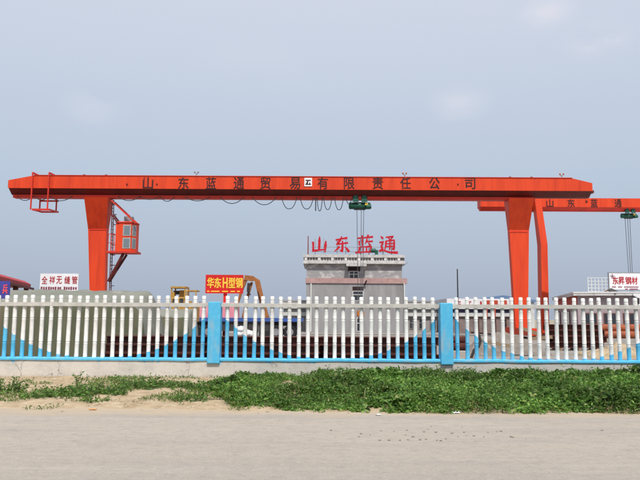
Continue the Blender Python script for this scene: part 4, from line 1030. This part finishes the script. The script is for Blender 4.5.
# ------------------------------------------------------------------ weeds
GREENS = np.array([(.080, .175, .028), (.115, .225, .040), (.165, .28, .058), (.045, .110, .022), (.26, .30, .09)])
def leaf_cloud(P, Nn, size, col, aspect=.55):
    """P positions, Nn leaf directions (unit, along the leaf), size length; folded diamond leaves"""
    n = len(P); rnd = RNG.normal(size=(n, 3)); side = np.cross(Nn, rnd); side /= np.linalg.norm(side, axis=1)[:, None] + 1e-9
    up = np.cross(side, Nn); up *= np.sign(up[:, 2:3] + 1e-6)
    L = size[:, None]; w_ = L * aspect * .5
    a = P; b = P + Nn * L * .45 + side * w_ + up * L * .10; c = P + Nn * L - up * L * .12; d = P + Nn * L * .45 - side * w_ + up * L * .10
    V = np.stack([a, b, c, d], 1).reshape(-1, 3)
    return V, np.repeat(col, 4, axis=0)
def leaf_mesh(name, chunks):
    V = np.concatenate([c[0] for c in chunks]); Cc = np.concatenate([c[1] for c in chunks]); n = len(V) // 4
    me = bpy.data.meshes.new(name); me.vertices.add(len(V)); me.vertices.foreach_set('co', V.astype(np.float32).ravel())
    idx = np.arange(n)[:, None] * 4; tri = np.concatenate([idx + np.array([[0, 1, 2]]), idx + np.array([[0, 2, 3]])], 1).reshape(-1)
    me.loops.add(len(tri)); me.loops.foreach_set('vertex_index', tri.astype(np.int32))
    me.polygons.add(2 * n); me.polygons.foreach_set('loop_start', np.arange(0, 6 * n, 3, dtype=np.int32)); me.polygons.foreach_set('loop_total', np.full(2 * n, 3, np.int32))
    at_ = me.color_attributes.new('leaf_colour', 'FLOAT_COLOR', 'POINT'); at_.data.foreach_set('color', np.concatenate([Cc, np.ones((len(Cc), 1))], 1).astype(np.float32).ravel())
    me.update(calc_edges=True); me.materials.append(M['leaf']); return me
def pick_cols(n, wts, tone=None):
    k = RNG.choice(len(GREENS), n, p=wts); c = GREENS[k] * RNG.uniform(.75, 1.3, (n, 1))
    if tone is not None: c = c * tone[:, None]
    return c
def unit(v): return v / (np.linalg.norm(v, axis=1)[:, None] + 1e-9)
def grass_blades(P, h, lean=.5):
    n = len(P); d = unit(np.stack([RNG.normal(0, lean, n), RNG.normal(0, lean, n), np.ones(n)], 1))
    return leaf_cloud(P, d, h, pick_cols(n, [.15, .3, .3, .05, .2]), .10)

def front_edge(x): return 11.42 + (.10 + .1 * (x < .5)) * fbm(x, 0, .35) + .12 * fbm(x, 3, 1.3) + .55 * max(0, min(1, (-.2 - x) / 1.2))
def dense_weeds():
    pts = []; hts = []
    x0, x1 = -2.55, 15.0
    N0 = 30000
    xs = RNG.uniform(x0, x1, N0); ys = RNG.uniform(11.3, 17.12, N0)
    chunks = []
    keepP = []; keepH = []
    for x, y in zip(xs, ys):
        fe = front_edge(x)
        edge = min(1, max(0, (y - fe) / .35))
        left = min(1, max(0, (x + 2.55 + .5 * fbm(y, 2, .9) + .10 * (y - 14)) / .8))
        cov = fbm(x, y, .8) * .9 + fbm(x, y, 2.6) * .5
        if x > 1.2: cov += .35
        if x < 1.2: cov -= .10 + .25 * max(0, (14.2 - y) / 2.6) * max(0, (1.2 - x) / 3)
        if edge <= 0 or left <= 0: continue
        if cov < -.42 + (1 - edge) * .3 + (1 - left) * .3: continue
        hb = .12 + .09 * max(-.8, fbm(x + 20, y, .7)) + .16 * max(-.75, fbm(x, y + 40, 1.7))
        if x > 3: hb += .07 * min(1, (x - 3) / 3)
        if y > 16.3: hb += .02
        h = max(.05, hb * 1.25) * edge ** .5 * (.5 + .5 * left)
        keepP.append((x, y, soil_z(x, y))); keepH.append(h)
    P = np.array(keepP); H = np.array(keepH); n = len(P)
    # broad leaves through the layer, denser at the top
    rep = 8
    PP = np.repeat(P, rep, 0); HH = np.repeat(H, rep); k = len(PP)
    PP[:, 0] += RNG.normal(0, .05, k); PP[:, 1] += RNG.normal(0, .05, k)
    PP[:, 2] += HH * RNG.beta(1.8, 1.1, k)
    dirs = unit(np.stack([RNG.normal(0, 1, k), RNG.normal(-.25, 1, k), RNG.normal(.25, .45, k)], 1))
    patch = np.array([fbm(a, b, .9, 3) for a, b in zip(PP[::rep, 0], PP[::rep, 1])]).repeat(rep)[:k]
    big = np.array([fbm(a + 60, b, .75, 3) for a, b in zip(PP[::rep, 0], PP[::rep, 1])]).repeat(rep)[:k] > .16     # patches of a broad-leaved species
    tone = (1 + .55 * np.clip(patch, -.7, .7)) * np.where(big, .78, 1.08)
    sz = RNG.uniform(.028, .068, k) * (1 + .35 * np.clip(patch, -.5, 1)) * np.where(big, 1.75, 1.0)
    chunks.append(leaf_cloud(PP, dirs, sz, pick_cols(k, [.3, .32, .22, .10, .06], tone), .62))
    # grass blades among them
    gidx = RNG.choice(n, min(n, 6000)); G = P[gidx].copy(); gh = np.minimum(.34, H[gidx] * RNG.uniform(.7, 1.25, len(gidx)) + .02)
    chunks.append(grass_blades(G, gh, .35))
    # a few tall shoots
    sidx = RNG.choice(n, 260)
    for i in sidx:
        b = P[i]; hh = H[i] * RNG.uniform(1.2, 1.7); q = 9
        z = np.linspace(.3, 1, q) * hh; PPs = np.stack([b[0] + RNG.normal(0, .015, q), b[1] + RNG.normal(0, .015, q), b[2] + z], 1)
        dd = unit(np.stack([RNG.normal(0, 1, q), RNG.normal(0, 1, q), RNG.uniform(.2, .8, q)], 1))
        chunks.append(leaf_cloud(PPs, dd, RNG.uniform(.05, .09, q), pick_cols(q, [.2, .35, .3, .05, .1]), .5))
    didx = RNG.choice(n, 1500); dP = P[didx].copy(); V_, C_ = grass_blades(dP, np.minimum(.24, H[didx] * RNG.uniform(.9, 1.4, 1500) + .02), .5)
    C_ = np.repeat(np.array([(.38, .31, .16), (.30, .22, .10), (.42, .38, .22)])[RNG.choice(3, 1500)], 4, axis=0); chunks.append((V_, C_))
    o = bpy.data.objects.new('roadside_weeds', leaf_mesh('roadside_weeds', chunks)); COL.objects.link(o)
    tag(o, 'dense green weeds covering the verge on the right', 'weeds', None, 'stuff')
dense_weeds()
def sparse_grass():
    chunks = []; P = []
    for _ in range(26000):
        x = random.uniform(-14, -1.2); y = random.uniform(11.5, 17.1)
        c = fbm(x + 7, y, .8) + .5 * fbm(x, y + 3, 2.4)
        if c > .22 + .25 * max(0, (12.2 - y)) : P.append((x, y, soil_z(x, y)))
    P = np.array(P); n = len(P)
    chunks.append(grass_blades(P, RNG.uniform(.03, .10, n), .6))
    Q = P[RNG.choice(n, n // 2)]; k = len(Q); Q = Q + np.stack([RNG.normal(0, .04, k), RNG.normal(0, .04, k), RNG.uniform(.01, .07, k)], 1)
    chunks.append(leaf_cloud(Q, unit(np.stack([RNG.normal(0, 1, k), RNG.normal(0, 1, k), RNG.uniform(.0, .6, k)], 1)), RNG.uniform(.03, .06, k), pick_cols(k, [.25, .3, .25, .05, .15]), .55))
    D_ = []
    for _ in range(9000):
        x = random.uniform(-14, -1.0); y = random.uniform(11.8, 17.1)
        if fbm(x + 31, y, 1.1) + .6 * fbm(x, y + 13, 3.1) > .1: D_.append((x, y, soil_z(x, y)))
    D_ = np.array(D_); m_ = len(D_); V_, C_ = grass_blades(D_, RNG.uniform(.015, .06, m_), 1.2)
    C_ = np.repeat(np.array([(.36, .29, .15), (.26, .19, .09), (.20, .20, .07)])[RNG.choice(3, m_)], 4, axis=0); chunks.append((V_, C_))
    o = bpy.data.objects.new('sparse_grass', leaf_mesh('sparse_grass', chunks)); COL.objects.link(o)
    tag(o, 'thin patchy grass on the sandy verge at left', 'grass', None, 'stuff')
sparse_grass()
def weed_clump(px, py, wd, hgt, nst, label):
    v = ray(px, py); k = -EYE / v.z; cx, cy = v.x * k, v.y * k; cz = soil_z(cx, cy)
    t = thing('weed_clump', label, 'weed', (cx, cy, cz), 'weed clumps on the left verge')
    chunks = []; st = MB()
    for _ in range(nst):
        a = random.uniform(0, 6.28); r = wd * .5 * math.sqrt(random.random()); bx_, by_ = r * math.cos(a), .75 * r * math.sin(a)
        h = hgt * random.uniform(.5, 1.1) * (1 - .5 * (r / (wd * .5)) ** 2); lean = Vector((bx_ * .5 + random.gauss(0, .04), by_ * .4 + random.gauss(0, .04), h))
        zb = soil_z(cx + bx_, cy + by_); b0 = Vector((cx + bx_, cy + by_, zb - .01)); st.tube([b0, b0 + lean * .5, b0 + lean], [.006, .005, .003], 4)
        q = random.randint(7, 13); u = RNG.uniform(.15, 1.05, q)
        Pn = np.array(b0)[None] + np.array(lean)[None] * u[:, None] + RNG.normal(0, .03, (q, 3)) - np.array((cx, cy, cz))[None]
        chunks.append(leaf_cloud(Pn, unit(np.stack([RNG.normal(0, 1, q), RNG.normal(-.2, 1, q), RNG.normal(.25, .4, q)], 1)), RNG.uniform(.03, .08, q), pick_cols(q, [.34, .3, .15, .16, .05]), .55))
    fo = bpy.data.objects.new('foliage', leaf_mesh('foliage', chunks)); COL.objects.link(fo); fo.parent = t
    tag(st.build('stems', 'leafstem', t), kind='stuff')
mat('leafstem', (.10, .14, .05), (.07, .10, .035), .7, 20)
weed_clump(3, 393, .75, .34, 50, 'leafy weed clump at the left edge of the verge')
weed_clump(55, 399, .9, .14, 55, 'low spreading weed clump at the left end of the biggest left patch')
weed_clump(70, 396, 1.0, .18, 60, 'broad dark weed clump in the middle of the biggest left patch')
weed_clump(92, 394, 1.1, .19, 70, 'bushy weed clump right of the tall weed on the left verge')
weed_clump(80, 385, .32, .32, 9, 'tall thin weed standing out against the low wall at left')
weed_clump(92, 403, .5, .09, 22, 'small flat weed near the road edge at left')
weed_clump(110, 396, .6, .11, 22, 'small weed at the right end of the left patch')
weed_clump(130, 390, .8, .13, 36, 'spreading weed clump near the wall between the left patches')
weed_clump(150, 388, .9, .23, 60, 'weed clump with bigger leaves below the left fence span')
weed_clump(170, 390, .9, .14, 42, 'weed clump on the sand left of the first blue post')
weed_clump(190, 389, .9, .14, 42, 'weed clump nearly below the first blue post')
weed_clump(192, 402, .6, .10, 30, 'isolated low weed on the sand by the road below the blue post')
weed_clump(118, 383, .3, .10, 10, 'tiny weed at the foot of the low wall')
weed_clump(212, 391, .8, .13, 32, 'weed clump at the sandy gap under the first blue post')

# ------------------------------------------------------------------ clods, stones, litter
def rock_mesh(seed, m, name):
    rings = []
    for i in range(5):
        a = -1.2 + 2.6 * i / 4
        rings.append([(math.cos(a) * math.cos(q) * (1 + .35 * mnoise.noise(Vector((q * 1.3, i, seed)))), math.cos(a) * math.sin(q) * (1 + .35 * mnoise.noise(Vector((q * 1.3, i + 9, seed)))), .55 * math.sin(a) + .4) for q in [k * math.pi / 3.5 for k in range(7)]])
    me = MB().loft(rings).mesh(name); me.materials.append(M[m]); return me
RK = [rock_mesh(s * 3.1, 'clod', 'dirt_clod') for s in range(5)]; RS = [rock_mesh(s * 4.7 + 1, 'stone', 'stone') for s in range(4)]
def ground_pt(px, py):
    v = ray(px, py); k = -EYE / v.z; return Vector((v.x * k, v.y * k, 0))
CL = [(331, 430.5), (361, 434), (380, 440.5), (381, 431), (394, 431.5), (406, 435), (407, 430.5), (389, 440.5), (400, 440.5), (413, 437), (420, 440), (426, 439.5), (428, 429.5), (424, 432), (431, 426.5), (436, 432.5), (437, 440.5), (446, 439), (452, 433.5), (462, 427), (464, 432.5), (466, 436), (458, 437), (370, 435), (359, 437), (488, 432.5), (501, 431.5), (511, 437), (513, 437.5), (526, 439), (602, 430.5), (497, 432), (484, 437), (474, 436), (441, 441), (408, 440)]
for k, (px, py) in enumerate(CL):
    p = ground_pt(px, py); o = bpy.data.objects.new('dirt_clod', RK[k % 5]); COL.objects.link(o); s = random.uniform(.008, .019)
    o.location = (p.x, p.y, 0); o.scale = (s * random.uniform(1, 1.6), s, s * .8); o.rotation_euler = (0, 0, random.uniform(0, 6))
    tag(o, 'small dark clod of dirt scattered on the pale road', 'clod', 'dirt clods on the road')
for k in range(60):
    x = random.uniform(-9.5, 9.5); y = 11.25 + random.random() ** 2 * (1.3 if x > -2 else 4.5); o = bpy.data.objects.new('stone', RS[k % 4]); COL.objects.link(o); s = random.uniform(.01, .03)
    o.location = (x, y, soil_z(x, y) - .004 if y > 11.4 else max(0, soil_z(x, y))); o.scale = (s * 1.3, s, s * .8); o.rotation_euler = (0, 0, random.uniform(0, 6))
    tag(o, 'small pale stone at the sandy edge of the road', 'stone', 'stones along the verge')
def litter(px, py, m, sz, label, seed):
    p = ground_pt(px, py); z = max(0, soil_z(p.x, p.y)); n = 7; vs = []; fs = []
    for i in range(n + 1):
        for j in range(n + 1):
            u, v = i / n - .5, j / n - .5; nn = mnoise.noise(Vector((u * 4 + seed, v * 4, seed))); vs.append((p.x + sz * 1.5 * u + .02 * nn, p.y + sz * v, z + .006 + sz * .5 * abs(nn) + sz * .12 * abs(mnoise.noise(Vector((u * 11, v * 11, seed))))))
    for i in range(n):
        for j in range(n): a = i * (n + 1) + j; fs.append((a, a + n + 1, a + n + 2, a + 1))
    o = MB().add(vs, fs).build('crumpled_wrapper', m, None, tuple(p)); sm = o.modifiers.new('thickness', 'SOLIDIFY'); sm.thickness = .003
    tag(o, label, 'litter')
litter(588.5, 411, 'litter_white', .14, 'crumpled white wrapper at the road edge on the right', 1.3)
litter(582.5, 410, 'litter_orange', .12, 'crumpled orange wrapper beside the white one', 2.9)
litter(497, 404.5, 'litter_white', .09, 'white scrap lying in the weeds near the road', 4.1)
litter(456.5, 413.5, 'litter_white', .08, 'small white scrap at the road edge right of centre', 5.7)
litter(378.5, 415.5, 'litter_white', .06, 'tiny white scrap at the road edge below the grey building', 7.3)
litter(93, 410, 'litter_orange', .08, 'faded orange scrap at the road edge on the left', 8.8)
